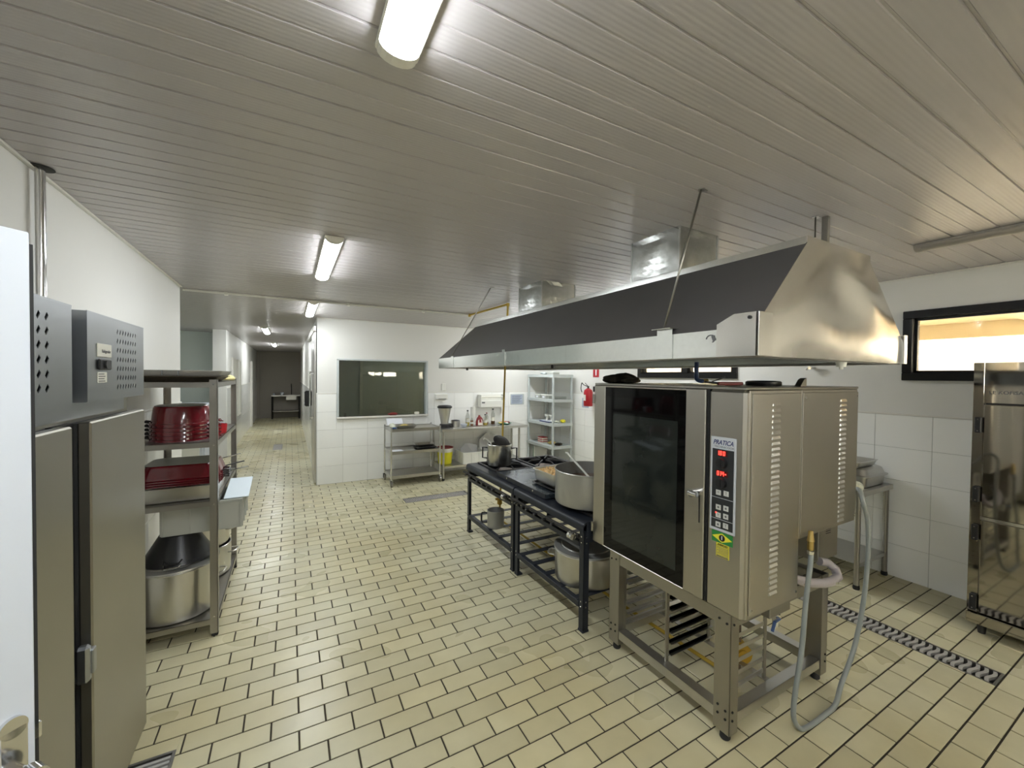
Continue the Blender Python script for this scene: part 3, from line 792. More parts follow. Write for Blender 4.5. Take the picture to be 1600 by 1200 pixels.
for i in range(5):
    p = p0 if i == 0 else copy_tree(p0)
    p.location = (-.632, 3.42, 1.2625+i*.0255); p['group'] = 'red pots nested upside down on the rack'
    p['label'] = 'red enamel pot turned upside down, %s of the round stack on the rack shelf' % names[i]
for i in range(3):
    p = copy_tree(p0); p.location = (-.66, 3.93, 1.2625+i*.026); p.scale = (.9, .9, 1.0)
    p['label'] = 'smaller red pot upside down at the back of the upper rack shelf, %s of three' % ('lowest', 'middle', 'topmost')[i]
    p['group'] = 'smaller red pots at the back of the rack'
for i, (x, y) in enumerate(((-.445, 3.62), (-.47, 3.70))):
    b = MB(); b.lathe([(0, 0), (.03, 0), (.036, .01), (.04, .07), (.037, .07), (.033, .012), (0, .006)], (x, y, 1.2625), 20); m_ = tag(b.build('cup', (M['redpl'], M['white'])[i]), ('small red cup on the aisle edge of the upper rack shelf', 'small white cup behind the red cup on the upper rack shelf')[i], 'cup')
# red roasting pans upside down on deep steel pan, shelf 2
b = MB(); b.rrect_pan(-.665, 3.45, .8825, .980, .235, .21, .25, .225, .03, .002, .008); tag(b.build('roasting_tray', M['alu']), 'deep steel roasting tray under the red pans on the middle rack shelf', 'tray')
def red_pan():
    t = thing('roasting_pan', '', 'pan'); h = .085
    b = MB()
    def ring(hx, hy, z, r=.05, n=6):
        out = []
        for (sx, sy, a0) in ((1, 1, 0), (-1, 1, 90), (-1, -1, 180), (1, -1, 270)):
            for i in range(n+1):
                a = math.radians(a0+90*i/n); out.append((sx*(hx-r)+r*math.cos(a), sy*(hy-r)+r*math.sin(a), z))
        return out
    R = [ring(.185, .155, h, .06), ring(.195, .165, h-.012, .07), ring(.215, .185, .008, .07), ring(.222, .192, 0, .07)]
    m = len(R[0])
    for a, c in zip(R, R[1:]): b.add(a+c, [(i, (i+1) % m, m+(i+1) % m, m+i) for i in range(m)], True)
    b.add(R[0], [tuple(range(m))]); b.add(R[-1], [tuple(range(m))]); b.build('body', M['red'], t)
    b = MB(); b.add([(p[0], p[1], p[2]+.0008) for p in R[0]], [tuple(range(m))]); b.build('bare_base', M['alud'], t)
    for s_ in (-1, 1):
        b = MB(); b.tube([(s_*.215, -.05, .012), (s_*.25, -.04, .008), (s_*.25, .04, .008), (s_*.215, .05, .012)], .006, 8); b.build('handle', M['black'], t)
    return t
r0 = red_pan()
for i in range(4):
    r = r0 if i == 0 else copy_tree(r0); r.location = (-.625, 3.45, .9805+i*.0145); r['group'] = 'red rectangular pans on the rack'
    r['label'] = 'red rectangular roasting pan upside down, %s of four on the middle rack shelf' % ('lowest', 'second', 'third', 'topmost')[i]
# utensils / pans at the back of shelf 2
for i, (x, y, z, r_, h_) in enumerate(((-.53, 3.86, .8825, .10, .05), (-.55, 3.88, .936, .095, .045), (-.60, 4.02, .984, .11, .04))):
    t = thing('saucepan', ('small steel pan, lowest of the pile at the back of the middle rack shelf', 'small steel pan, middle of the pile at the back of the middle rack shelf', 'steel pan with long handle, topmost of the pile on the middle rack shelf')[i], 'pan', (x, y, z), 'small pans at the back of the rack')
    b = MB(); b.lathe([(0, 0), (r_*.86, 0), (r_*.92, .006), (r_, h_), (r_-.003, h_), (r_*.9, .01), (0, .004)], (x, y, z), 30); b.build('bowl', M['alud'], t)
    b = MB(); b.beam((x+r_*.85, y+.05-.05*i, z+h_-.012), (x+r_+.13, y+.07-.03*i, z+h_+.012), .018, .008, .003); b.build('handle', M['chrome'] if i != 1 else M['black'], t)
b = MB(); b.beam((-.50, 3.62, .8865), (-.43, 4.2, .8865), .03, .006, .002); tag(b.build('spatula', M['alu']), 'flat steel blade lying along the aisle edge of the middle rack shelf', 'spatula')

# grey crate under the middle shelf with a pale board over its end
BS = .115+.0005
def big_pot(name, label, cx, cy, z, r, h, mt, lid=None, handles=(), group=None, hm='alu', catg='pot'):
    t = thing(name, label, catg, (cx, cy, z), group)
    b = MB(); b.lathe([(0, 0), (r-.02, 0), (r-.006, .006), (r, .02), (r, h-.012), (r+.004, h-.010), (r+.006, h-.004), (r+.003, h), (r-.003, h), (r-.004, .02), (r-.022, .006), (0, .004)], (cx, cy, z), 56)
    b.build('body', M[mt], t)
    if lid:
        b = MB(); b.lathe([(r+.004, 0), (r+.008, .004), (r+.006, .012), (r-.01, .014), (r*.8, .018), (r*.78, .024), (r*.3, .028), (0, .029)], (cx, cy, z+h+.0005), 56); l_ = b.build('lid', M[lid], t)
        b = MB(); b.tube([(cx-.045, cy, z+h+.028), (cx-.035, cy, z+h+.05), (cx+.035, cy, z+h+.05), (cx+.045, cy, z+h+.028)], .006, 8); b.build('lid_handle', M['black'], l_)
    for a in handles:
        ca, sa = math.cos(a), math.sin(a); tx, ty = -sa, ca; zz = z+h*.72
        b = MB(); P = []
        for (u, o_) in ((-.05, 0), (-.05, .035), (-.03, .05), (.03, .05), (.05, .035), (.05, 0)): P.append((cx+ca*(r+o_)+tx*u, cy+sa*(r+o_)+ty*u, zz))
        b.tube(P, .006, 8); b.build('handle', M[hm], t)
    return t
big_pot('stockpot', 'wide aluminium pot with a flat dark lid on the bottom rack shelf, nearest', -.668, 3.445, BS, .228, .32, 'alu', 'alud', (2.2, -.2))
for i in range(2):
    t = thing('wok', ('black pan upside down resting on the wide pot in the rack, lower', 'black pan upside down in the rack, upper and smaller of two')[i], 'pan', (-.655, 3.45, BS+.352+i*.022), 'black pans on the rack')
    z = BS+.352+i*.022; r_ = .195-.012*i
    b = MB(); b.lathe([(0, .15), (r_*.45, .15), (r_*.56, .142), (r_*.97, .012), (r_, 0), (r_-.004, 0), (r_*.52, .135), (0, .142)], (-.655, 3.45, z), 48); b.build('bowl', M['wok'], t)
    for s_ in (-1, 1):
        b = MB(); b.tube([(-.655+.045, 3.45+s_*(r_-.01), z+.014), (-.655+.035, 3.45+s_*(r_+.025), z+.006), (-.655-.035, 3.45+s_*(r_+.025), z+.006), (-.655-.045, 3.45+s_*(r_-.01), z+.014)], .005, 8); b.build('handle', M['chrome'] if i == 0 else M['black'], t)
big_pot('stockpot', 'tall aluminium pot with wire handles on the bottom rack shelf, at the back', -.62, 3.97, BS, .195, .23, 'alu', None, (-.15, 2.9))
big_pot('stockpot', 'second aluminium pot with wire handles stacked on the tall one in the rack', -.62, 3.97, BS+.231, .185, .17, 'alu', None, (-.2, 2.9))
def crate(name, label, x0, x1, y0, y1, z0, z1, mt, group=None):
    t = thing(name, label, 'crate', ((x0+x1)/2, (y0+y1)/2, z0), group)
    b = MB(); w_ = .004
    b.box(x0+.01, x1-.01, y0+.01, y1-.01, z0, z0+.005)
    for (a, bb, c, d) in ((x0+.008, x1-.008, y0+.008, y0+.008+w_), (x0+.008, x1-.008, y1-.008-w_, y1-.008), (x0+.008, x0+.008+w_, y0+.012, y1-.012), (x1-.008-w_, x1-.008, y0+.012, y1-.012)): b.box(a, bb, c, d, z0+.001, z1-.004)
    b.build('shell', M[mt], t)
    b = MB()
    for (a, bb, c, d) in ((x0, x1, y0, y0+.014), (x0, x1, y1-.014, y1), (x0, x0+.014, y0+.014, y1-.014), (x1-.014, x1, y0+.014, y1-.014)): b.box(a, bb, c, d, z1-.018, z1, .002)
    b.build('rim', M[mt], t)
    b = MB(); nx = max(3, int((x1-x0)/.12)); ny = max(3, int((y1-y0)/.12))
    for i in range(nx+1):
        x = x0+.012+(x1-x0-.03)*i/nx
        b.box(x, x+.006, y0+.001, y0+.009, z0+.004, z1-.018); b.box(x, x+.006, y1-.009, y1-.001, z0+.004, z1-.018)
    for i in range(ny+1):
        yy = y0+.012+(y1-y0-.03)*i/ny
        b.box(x0+.001, x0+.009, yy, yy+.006, z0+.004, z1-.018); b.box(x1-.009, x1-.001, yy, yy+.006, z0+.004, z1-.018)
    b.build('ribs', M[mt], t)
    return t
crate('plastic_crate', 'grey ribbed plastic crate under the middle rack shelf, sticking out into the aisle', -.735, -.285, 3.33, 3.72, .642, .842, 'crate')
b2 = MB(); b2.obox(Vector((-.325, 3.53, .8735)), Vector((.072, 0, .0)), Vector((0, .19, .026)), Vector((0, -.001, .004)), .003)
tag(b2.build('cutting_board', M['board']), 'pale blue-white board sticking out over the grey crate', 'board')

# ================================================================ OVEN AND ITS STAND
OX0, OX1, OX2, OY0, OY1, OZ0, OZ1 = 1.75, 2.215, 2.80, 1.065, 2.07, .615, 1.662
t = thing('combi_oven', 'big stainless steel convection oven with black glass door and red digital display', 'oven', ((OX0+OX2)/2, (OY0+OY1)/2, OZ0))
b = MB(); b.box(OX0+.035, OX1, OY0+.001, OY1, OZ0, OZ1-.012, .004); b.box(OX1-.002, OX2, OY0+.001, OY1, .905, OZ1-.012, .004); b.build('cabinet', M['steel'], t)
b = MB(); b.box(OX0+.005, OX2+.002, OY0-.002, OY1+.002, OZ1-.012, OZ1, .002); b.build('top_plate', M['steelframe'], t)
b = MB(); b.box(OX0, OX0+.036, OY0-.001, 1.243, OZ0+.005, OZ1-.013, .012); b.build('control_column', M['steel'], t)
# side panels with pressed louvres
for (xa, xb, za, xl, z0, z1) in ((OX0+.05, OX1-.012, OZ0+.02, 1.985, .69, 1.625), (OX1+.004, OX2-.004, .93, 2.625, .93, 1.62)):
    b = MB(); b.box(xa, xb, OY0-.004, OY0+.001, za, OZ1-.028, .002); p = b.build('side_panel', M['steel'], t)
    b = MB(); nl = int((z1-z0)/.026)
    for k in range(nl):
        z = z0+k*.026
        b.add([(xl-.034, OY0-.004, z), (xl+.034, OY0-.004, z), (xl+.034, OY0-.004, z+.015), (xl-.034, OY0-.004, z+.015), (xl-.030, OY0-.009, z+.003), (xl+.030, OY0-.009, z+.003), (xl+.030, OY0-.0045, z+.015), (xl-.030, OY0-.0045, z+.015)],
              [(0, 1, 5, 4), (4, 5, 6, 7), (0, 4, 7, 3), (1, 2, 6, 5)])
    b.build('louvres', M['steelh'], p, kind='stuff')
b = MB()
for (x, z) in ((OX1+.02, 1.61), (OX2-.02, 1.61), (OX2-.02, .95), (OX1-.03, OZ0+.04), (OX0+.07, OZ0+.04)): b.cyl((x, OY0-.003, z), (x, OY0-.007, z), .006, n=10)
b.build('screws', M['chrome'], t)
# door
DY0, DY1 = 1.258, 2.068
dl = MB(); dl.box(OX0-.002, OX0+.034, DY0, DY0+.112, OZ0+.012, OZ1-.013, .004); dl.box(OX0-.002, OX0+.034, 1.966, DY1, OZ0+.012, OZ1-.013, .004)
dl.box(OX0-.002, OX0+.034, DY0+.112, 1.966, 1.638, OZ1-.013, .003); dl.box(OX0-.002, OX0+.034, DY0+.112, 1.966, OZ0+.012, .632, .003)
door = dl.build('door', M['steel'], t)
b = MB(); b.box(OX0+.001, OX0+.012, DY0+.1125, 1.9655, .6325, 1.6375, .001); b.build('door_glass', M['glassblack'], door)
b = MB(); b.box(OX0+.0002, OX0+.001, 1.417, 1.893, .70, 1.477); b.build('inner_pane', M['glassinner'], door)
b = MB(); b.box(OX0+.010, OX0+.0345, 1.2445, DY0-.001, OZ0+.012, OZ1-.014); b.build('door_gap', M['black'], t)
b = MB(); b.cyl((OX0-.002, 1.288, 1.147), (OX0-.055, 1.288, 1.147), .017, n=24); b.cyl((OX0-.055, 1.300, 1.147), (OX0-.055, 1.255, 1.147), .013); b.cyl((OX0-.055, 1.288, 1.147), (OX0-.062, 1.288, 1.147), .020)
b.build('door_handle', M['chrome'], door)
b = MB(); b.beam((OX0-.004, 1.283, 1.13), (OX0-.004, 1.281, .998), .003, .003); b.build('handle_cord', M['rubber'], door)
b = MB()
for z in (.72, 1.56): b.cyl((OX0-.004, 2.072, z-.03), (OX0-.004, 2.072, z+.03), .009)
b.build('hinges', M['steelframe'], door)
# control panel
CP = OX0
b = MB(); b.box(CP-.006, CP+.001, 1.100, 1.2235, .992, 1.430, .002); plate = b.build('control_panel', M['panelgrey'], t)
b = MB(); b.box(CP-.0075, CP-.006, 1.108, 1.2135, 1.006, 1.374, .0005); b.build('overlay', M['panelblk'], plate)
text('maker_name', 'PRATICA', .030, face_negx(CP-.0062, 1.162, 1.404), M['navy'], plate, bold=.0006, shear=.3, sx=.82)
text('maker_subtitle', 'TECHNICOOK', .0125, face_negx(CP-.0062, 1.156, 1.384), M['ink'], plate, sx=1.18)
b = MB(); b.box(CP-.0082, CP-.0074, 1.138, 1.188, 1.342, 1.370, .0005); b.box(CP-.0082, CP-.0074, 1.134, 1.194, 1.248, 1.276, .0005); b.build('display_window', M['ledglow'], plate)
# seven segment digits
def seg7(b, y, z, s, h=.020, w_=.010, t_=.0028):
    on = {'0': 'abcdef', '1': 'bc', '4': 'bcfg', '8': 'abcdefg', '3': 'abcdg'}[s]
    B = {'a': (0, w_, h-t_, h), 'b': (w_-t_, w_, h/2, h), 'c': (w_-t_, w_, 0, h/2), 'd': (0, w_, 0, t_), 'e': (0, t_, 0, h/2), 'f': (0, t_, h/2, h), 'g': (0, w_, h/2-t_/2, h/2+t_/2)}
    for k in on:
        a, c, d, e = B[k]; b.box(CP-.0088, CP-.0081, y-a, y-c, z+d, z+e)
b = MB(); seg7(b, 1.186, 1.346, '1', w_=.006); seg7(b, 1.176, 1.346, '8'); seg7(b, 1.160, 1.346, '0')
seg7(b, 1.188, 1.252, '0'); seg7(b, 1.174, 1.252, '1', w_=.006); seg7(b, 1.164, 1.252, '4'); b.box(CP-.0088, CP-.0081, 1.149, 1.143, 1.259, 1.264)
b.build('display_digits', M['led'], plate)
b = MB()
for z in (1.311, 1.2195): b.cyl((CP-.0075, 1.163, z), (CP-.024, 1.163, z), .024, .022, 28); b.beam((CP-.0245, 1.163, z-.016), (CP-.0245, 1.163, z+.018), .005, .004)
b.build('control_knobs', M['black'], plate)
for i, (y, z) in enumerate(((1.179, 1.172), (1.141, 1.175), (1.178, 1.104), (1.141, 1.107), (1.178, 1.067), (1.141, 1.070), (1.178, 1.024), (1.141, 1.027))):
    b = MB(); b.box(CP-.0088, CP-.0074, y-.0125, y+.0125, z-.012, z+.012, .0006); bt = b.build('button', M['btn'], plate)
    b = MB()
    if i in (0, 4): b.box(CP-.0092, CP-.0088, y-.005, y+.005, z-.001, z+.001); b.box(CP-.0092, CP-.0088, y-.005, y+.005, z+.004, z+.006)
    elif i in (1, 7): b.box(CP-.0092, CP-.0088, y-.001, y+.001, z-.006, z+.006); b.box(CP-.0092, CP-.0088, y-.005, y+.005, z+.005, z+.0065)
    else: b.cyl((CP-.0088, y, z), (CP-.0092, y, z), .005, n=12)
    b.build('symbol', M['ink'], bt)
b = MB(); b.box(CP-.0078, CP-.0074, 1.108, 1.2135, 1.147, 1.149); b.box(CP-.0078, CP-.0074, 1.108, 1.2135, 1.048, 1.050); b.build('divider_lines', M['panelgrey'], plate)
b = MB()
for y in (1.188, 1.166, 1.146): b.cyl((CP-.0074, y, 1.131), (CP-.0080, y, 1.131), .0025, n=8)
b.build('indicator_dots', M['black'], plate)
b = MB(); b.box(CP-.0094, CP-.0087, 1.186, 1.192, 1.074, 1.080); b.build('indicator_lamp', M['led'], plate)
# flag sticker and yellow warning sticker
b = MB(); b.box(CP-.0016, CP+.0005, 1.110, 1.2125, .938, .989); fg = b.build('flag_sticker', M['flaggreen'], t)
b = MB(); x = CP-.0024; b.sheet([(x, 1.2105, .963), (x, 1.161, .942), (x, 1.112, .963), (x, 1.161, .985)], .0006); b.build('diamond', M['flagyellow'], fg)
b = MB(); b.cyl((x, 1.161, .963), (x-.0008, 1.161, .963), .015, n=24); b.build('disc', M['black'], fg)
text('numeral', '1', .024, face_negx(x-.0012, 1.161, .963), M['paper'], fg, bold=.0006)
b = MB(); b.box(CP-.0014, CP+.0005, 1.126, 1.190, .872, .936); ws = b.build('warning_sticker', M['labelyellow'], t)
text('heading', 'ATENCAO', .0105, face_negx(CP-.0018, 1.158, .9295), M['black'], ws, bold=.0003)
b = MB()
for k in range(5): b.box(CP-.0022, CP-.0013, 1.133, 1.183-.006*(k % 2), .915-k*.0065, .9172-k*.0065)
for (a, c, d, e) in ((1.131, 1.185, .9225, .9235), (1.131, 1.185, .883, .884), (1.131, 1.132, .883, .9235), (1.184, 1.185, .883, .9235)): b.box(CP-.0022, CP-.0013, a, c, d, e)
b.box(CP-.0022, CP-.0013, 1.130, 1.186, .8745, .8795)
b.build('sticker_print', M['ink'], ws)
# under parts
b = MB(); b.box(2.02, 2.20, 1.09, 1.5, .545, OZ0, .003); b.build('drain_tray', M['steelframe'], t)
b = MB(); b.box(2.62, 2.84, 1.16, 1.62, .665, .895, .003); b.box(2.61, 2.845, 1.155, 1.62, .885, .902, .002); eb = b.build('electrics_box', M['steelframe'], t)
b = MB()
for k in range(4): b.box(2.70, 2.75, 1.157, 1.161, .85-k*.012, .853-k*.012)
b.build('vent_slots', M['black'], eb)
b = MB(); b.tube([(2.22, 1.16, .70), (2.30, 1.12, .665), (2.36, 1.10, .642), (2.5, 1.08, .61), (2.60, 1.08, .60), (2.67, 1.085, .605), (2.70, 1.11, .63), (2.68, 1.14, .66), (2.62, 1.155, .675)], .023, 14); b.build('drain_pipe', M['drainpipe'], t)
b = MB(); b.lathe([(.0, -.006), (.028, -.006), (.028, .006), (0, .006)], (2.60, 1.08, .60), 16); b.lathe([(.026, -.008), (.026, .008)], (2.34, 1.11, .65), 16); b.build('hose_clamp', M['chrome'], t)

t2 = thing('oven_stand', 'stainless steel open stand with tray runners carrying the big oven', 'stand', (2.2, 1.52, 0))
SX0, SX1, SY0, SY1, SZ = 1.775, 2.66, 1.125, 1.93, .613
def sleg(x, y, sx, sy):
    b = MB(); b.box(x, x-sx*.062, y, y-sy*.004, .045, SZ-.002, .001); b.box(x, x-sx*.004, y, y-sy*.082, .045, SZ-.002, .001)
    b.box(x-sx*.004, x-sx*.062, y-sy*.078, y-sy*.082, .045, SZ-.002); b.box(x-sx*.058, x-sx*.062, y-sy*.004, y-sy*.08, .045, SZ-.002)
    p = b.build('leg', M['steelframe'], t2)
    b = MB(); b.lathe([(0, 0), (.020, 0), (.024, .006), (.022, .03), (.012, .046), (0, .046)], (x-sx*.032, y-sy*.04, 0), 20); b.build('foot', M['rubber'], p)
    b = MB()
    for z in (.155, .115, .565):
        b.cyl((x, y-sy*.02, z), (x+sx*.004, y-sy*.02, z), .0055, n=8); b.cyl((x, y-sy*.058, z+.008), (x+sx*.004, y-sy*.058, z+.008), .0055, n=8)
        b.cyl((x-sx*.02, y, z), (x-sx*.02, y+sy*.004, z), .0055, n=8)
    b.build('bolts', M['rubber'], p)
for (x, y, sx, sy) in ((SX0, SY0, -1, -1), (SX0, SY1, -1, 1), (SX1, SY0, 1, -1), (SX1, SY1, 1, 1)): sleg(x, y, sx, sy)
for z0, z1 in ((.545, SZ-.002), (.085, .135)):
    for (a, bb, c, d) in ((SX0+.064, SX1-.064, SY0+.005, SY0+.055), (SX0+.064, SX1-.064, SY1-.055, SY1-.005), (SX0+.004, SX0+.062, SY0+.084, SY1-.084), (SX1-.062, SX1-.004, SY0+.084, SY1-.084)):
        b = MB(); b.box(a, bb, c, d, z1-.003, z1); 
        horizontal = (bb-a) > (d-c)
        if horizontal: b.box(a, bb, c, c+.003, z0, z1); b.box(a, bb, d-.003, d, z0, z1)
        else: b.box(a, a+.003, c, d, z0, z1); b.box(bb-.003, bb, c, d, z0, z1)
        b.build('rail', M['steelh'] if z0 < .3 else M['steelframe'], t2)
# tray runner ladders: two uprights at each ladder, runners along x
for (yl) in (1.20, 1.525, 1.85):
    for k in range(6 if yl != 1.525 else 6):
        z = .165+k*.062
        for s_ in ((1,) if yl < 1.3 else (-1,) if yl > 1.8 else (-1, 1)):
            b = MB(); b.box(SX0+.07, 2.20, yl, yl+s_*.018, z, z+.003); b.box(SX0+.07, 2.20, yl-.001, yl+.001, z, z+.022); b.build('runner', M['steelh'], t2)
    for x in (SX0+.040, 2.17):
        b = MB(); b.box(x, x+.022, yl-.004, yl+.004, .136, .545); b.build('upright', M['steelframe'], t2)
b = MB(); b.box(2.165, 2.20, SY0+.055, SY1-.055, .130, .135); b.build('base_strip', M['steelframe'], t2)

# hose loop + tap of the oven
t = thing('water_hose', 'grey water hose looping from the oven down to the floor with brass nozzle', 'hose', (2.2, 1.0, 0))
P = [(2.262, 1.035, .86), (2.255, 1.03, .80), (2.22, 1.03, .62), (2.17, 1.02, .40), (2.12, 1.02, .20), (2.11, 1.02, .09), (2.14, 1.01, .030), (2.19, 1.004, .0125), (2.27, 1.00, .0125), (2.36, 1.0, .0125), (2.45, .99, .02), (2.545, .965, .08), (2.63, .965, .20), (2.70, .965, .36), (2.745, .965, .52), (2.76, .965, .70), (2.755, .965, .86), (2.735, .975, .98), (2.70, 1.0, 1.06), (2.72, 1.03, 1.10), (2.80, 1.05, 1.13), (2.86, 1.08, 1.11), (2.88, 1.14, 1.02), (2.88, 1.18, .94)]
P = [(2.262, 1.035, .86), (2.255, 1.03, .80), (2.22, 1.03, .62), (2.17, 1.02, .40), (2.12, 1.02, .20), (2.11, 1.02, .09), (2.14, 1.01, .030), (2.19, 1.004, .0125), (2.27, 1.00, .0125), (2.36, 1.0, .0125), (2.47, 1.0, .0225), (2.58, 1.02, .08), (2.71, 1.02, .22), (2.80, 1.02, .42), (2.845, 1.02, .62), (2.855, 1.02, .78), (2.835, 1.02, .92), (2.79, 1.025, 1.02), (2.815, 1.05, 1.075), (2.85, 1.09, 1.07), (2.87, 1.14, 1.0), (2.87, 1.2, .93)]
def smooth(P, k=4):
    out = []; P = [Vector(p) for p in P]
    for i in range(len(P)-1):
        a, b_, c, d = P[max(i-1, 0)], P[i], P[i+1], P[min(i+2, len(P)-1)]
        for j in range(k):
            u = j/k; out.append(.5*((2*b_)+(c-a)*u+(2*a-5*b_+4*c-d)*u*u+(3*b_-a-3*c+d)*u**3))
    out.append(P[-1]); return out
b = MB(); b.tube(smooth(P), .0115, 12); b.build('hose', M['hose'], t)
b = MB(); b.lathe([(0, -.005), (.013, -.005), (.015, .0), (.014, .035), (.017, .04), (.013, .06), (.010, .09), (0, .092)], (2.262, 1.035, .86), 16); b.build('nozzle', M['brass'], t)
b = MB(); b.lathe([(.013, -.01), (.016, -.008), (.016, .008), (.013, .01)], (2.258, 1.033, .845), 14); b.box(2.27, 2.29, 1.025, 1.045, .84, .85, .002); b.build('clamp', M['chrome'], t)
t = thing('stop_valve', 'small drain valve with dark blue lever under the oven', 'valve', (2.1, 1.10, .5))
b = MB(); b.cyl((2.13, 1.12, .545), (2.13, 1.12, .47), .016); b.cyl((2.13, 1.12, .53), (2.13, 1.12, .50), .021, n=6); b.build('valve_body', M['chrome'], t)
b = MB(); b.beam((2.125, 1.10, .515), (2.065, 1.09, .520), .014, .008, .002); b.beam((2.065, 1.09, .520), (2.035, 1.085, .485), .014, .008, .002); b.build('lever', M['blue'], t)

# things on top of the oven
ZT = OZ1+.0005
def blob(name, c, rx_, ry_, rz_, mt, seed, amp=.25, nu=26, nv=12):
    rnd = random.Random(seed); ph = [(rnd.uniform(0, 6.28), rnd.randint(2, 6), rnd.randint(1, 4), rnd.uniform(.3, 1)) for _ in range(7)]
    vs = []; fs = []
    for j in range(nv+1):
        th = PI*j/nv
        for i in range(nu):
            a = 2*PI*i/nu; k = 1+amp*sum(w_*math.sin(f1*a+p+f2*th) for p, f1, f2, w_ in ph)/4
            x, y, z = math.sin(th)*math.cos(a)*k, math.sin(th)*math.sin(a)*k, math.cos(th)*k
            vs.append((c[0]+x*rx_, c[1]+y*ry_, max(c[2], c[2]+rz_*.8+z*rz_*.8)))
    for j in range(nv):
        for i in range(nu): fs.append((j*nu+i, j*nu+(i+1) % nu, (j+1)*nu+(i+1) % nu, (j+1)*nu+i))
    b = MB(); b.add(vs, fs, True); return b.build(name, mt)
t = thing('oven_mitt', 'bundle of scorched black cloth oven mitts on the far corner of the oven top', 'mitt', (1.88, 1.96, ZT))
for i, (dx, dy, rx_, ry_, rz_) in enumerate(((-.03, .03, .075, .075, .034), (.035, .01, .07, .085, .040), (-.01, -.09, .06, .055, .026))):
    o = blob('fold', (1.88+dx, 1.96+dy, ZT), rx_, ry_, rz_, M['cloth'], 50+i, .28, 34, 16); o.parent = t; o.location = Vector(o.location)-Vector(t.location)
b = MB(); b.lathe([(0, 0), (.085, 0), (.088, .004), (.088, .020), (.080, .026), (.05, .028), (0, .029)], (2.33, 1.32, ZT), 36); tag(b.build('round_lid', M['wok']), 'flat round black lid lying on the oven top', 'lid')
b = MB(); b.box(1.90, 2.09, 1.46, 1.60, ZT, ZT+.0015); tag(b.build('paper_sheet', M['paper']), 'white paper sheet lying on the oven top', 'paper')
t = thing('hot_glue_gun', 'dark red handled clamp tool lying on the oven top between paper and black lid', 'tool', (2.14, 1.4, ZT))
b = MB(); b.beam((2.07, 1.42, ZT+.010), (2.22, 1.37, ZT+.010), .02, .018, .005); b.build('handle', M['reddark'], t)
b = MB(); b.beam((2.07, 1.42, ZT+.012), (2.03, 1.47, ZT+.018), .025, .012, .003); b.beam((2.05, 1.44, ZT+.02), (2.11, 1.40, ZT+.045), .006, .006); b.build('jaws', M['black'], t)
t['label'] = 'dark red handled tool lying on the oven top between paper and black lid'; t.name = 'hand_tool'
b = MB(); b.sheet([(2.36, 1.16, ZT), (2.42, 1.16, ZT), (2.42, 1.16, ZT+.045), (2.395, 1.16, ZT+.035)], .03); tag(b.build('wedge', M['steelframe']), 'small grey metal wedge standing on the oven top near its side edge', 'wedge')
t = thing('blue_bracket', 'blue pipe elbow hanging under the hood just above the oven top', 'pipe', (2.2, 1.6, ZT))
b = MB(); b.tube(smooth([(2.16, 1.62, 1.798), (2.16, 1.62, 1.72), (2.165, 1.62, 1.695), (2.185, 1.615, 1.685), (2.21, 1.61, 1.683)]), .0125, 10); b.build('elbow', M['blue'], t)
b = MB(); b.cyl((2.205, 1.61, 1.683), (2.24, 1.605, 1.684), .013); b.build('nozzle', M['brass'], t)

# ================================================================ HOOD
HZ0, HL, HZ1 = 1.79, 1.905, 2.285
HY0, HY1 = .925, 4.72
HX0, HX1, TX0, TX1, TY0, TY1 = 1.575, 2.945, 1.935, 2.525, .925, 4.44
t = thing('extractor_hood', 'large galvanised island extractor hood hanging over stoves and oven', 'hood', ((HX0+HX1)/2, 2.8, HZ0))
th = .002
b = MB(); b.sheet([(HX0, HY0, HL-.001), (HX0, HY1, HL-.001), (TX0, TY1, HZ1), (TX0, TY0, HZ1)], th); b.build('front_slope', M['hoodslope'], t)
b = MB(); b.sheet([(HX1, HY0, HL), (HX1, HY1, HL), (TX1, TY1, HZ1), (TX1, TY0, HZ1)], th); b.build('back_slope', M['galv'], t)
# near end: one big sheet, slightly buckled
nU, nV = 26, 16; vs = []
for j in range(nV+1):
    v = j/nV; z = HZ0+(HZ1+.03-HZ0)*v
    k = max(0, (z-HL)/(HZ1-HL)); k = min(k, 1)
    xa, xb = HX0+(TX0-HX0)*k, HX1+(TX1-HX1)*k
    for i in range(nU+1):
        u = i/nU; x = xa+(xb-xa)*u
        w_ = .013*math.sin(PI*u)*math.sin(PI*v)*(1+.9*math.sin(8*u+2*v)+.7*math.sin(13*u*v+1))
        vs.append((x, HY0-w_, z))
fs = [(j*(nU+1)+i, j*(nU+1)+i+1, (j+1)*(nU+1)+i+1, (j+1)*(nU+1)+i) for j in range(nV) for i in range(nU)]
b = MB(); b.add(vs, fs, True); b.build('near_end', M['galvend'], t)
b = MB(); b.sheet([(HX0, HY1, HZ0), (HX1, HY1, HZ0), (HX1, HY1, HL), (HX0, HY1, HL)], th); b.sheet([(HX0, HY1, HL), (HX1, HY1, HL), (TX1, TY1, HZ1), (TX0, TY1, HZ1)], th); b.build('far_end', M['galv'], t)
for k, (ya, yb_) in enumerate(((HY0+.002, 2.15), (2.151, 3.42), (3.421, HY1))):
    b = MB(); b.box(HX0-.001, HX0+.002, ya, yb_, HZ0, HL, .0005); b.build('front_band', M['galv'], t)
b = MB(); b.box(HX1-.001, HX1+.002, HY0, HY1, HZ0, HL); b.build('back_band', M['galv'], t)
b = MB(); b.box(HX0, HX0+.05, HY0+.01, HY1-.01, HZ0-.004, HZ0+.012, .002); b.box(HX1-.05, HX1, HY0+.01, HY1-.01, HZ0-.004, HZ0+.012, .002)
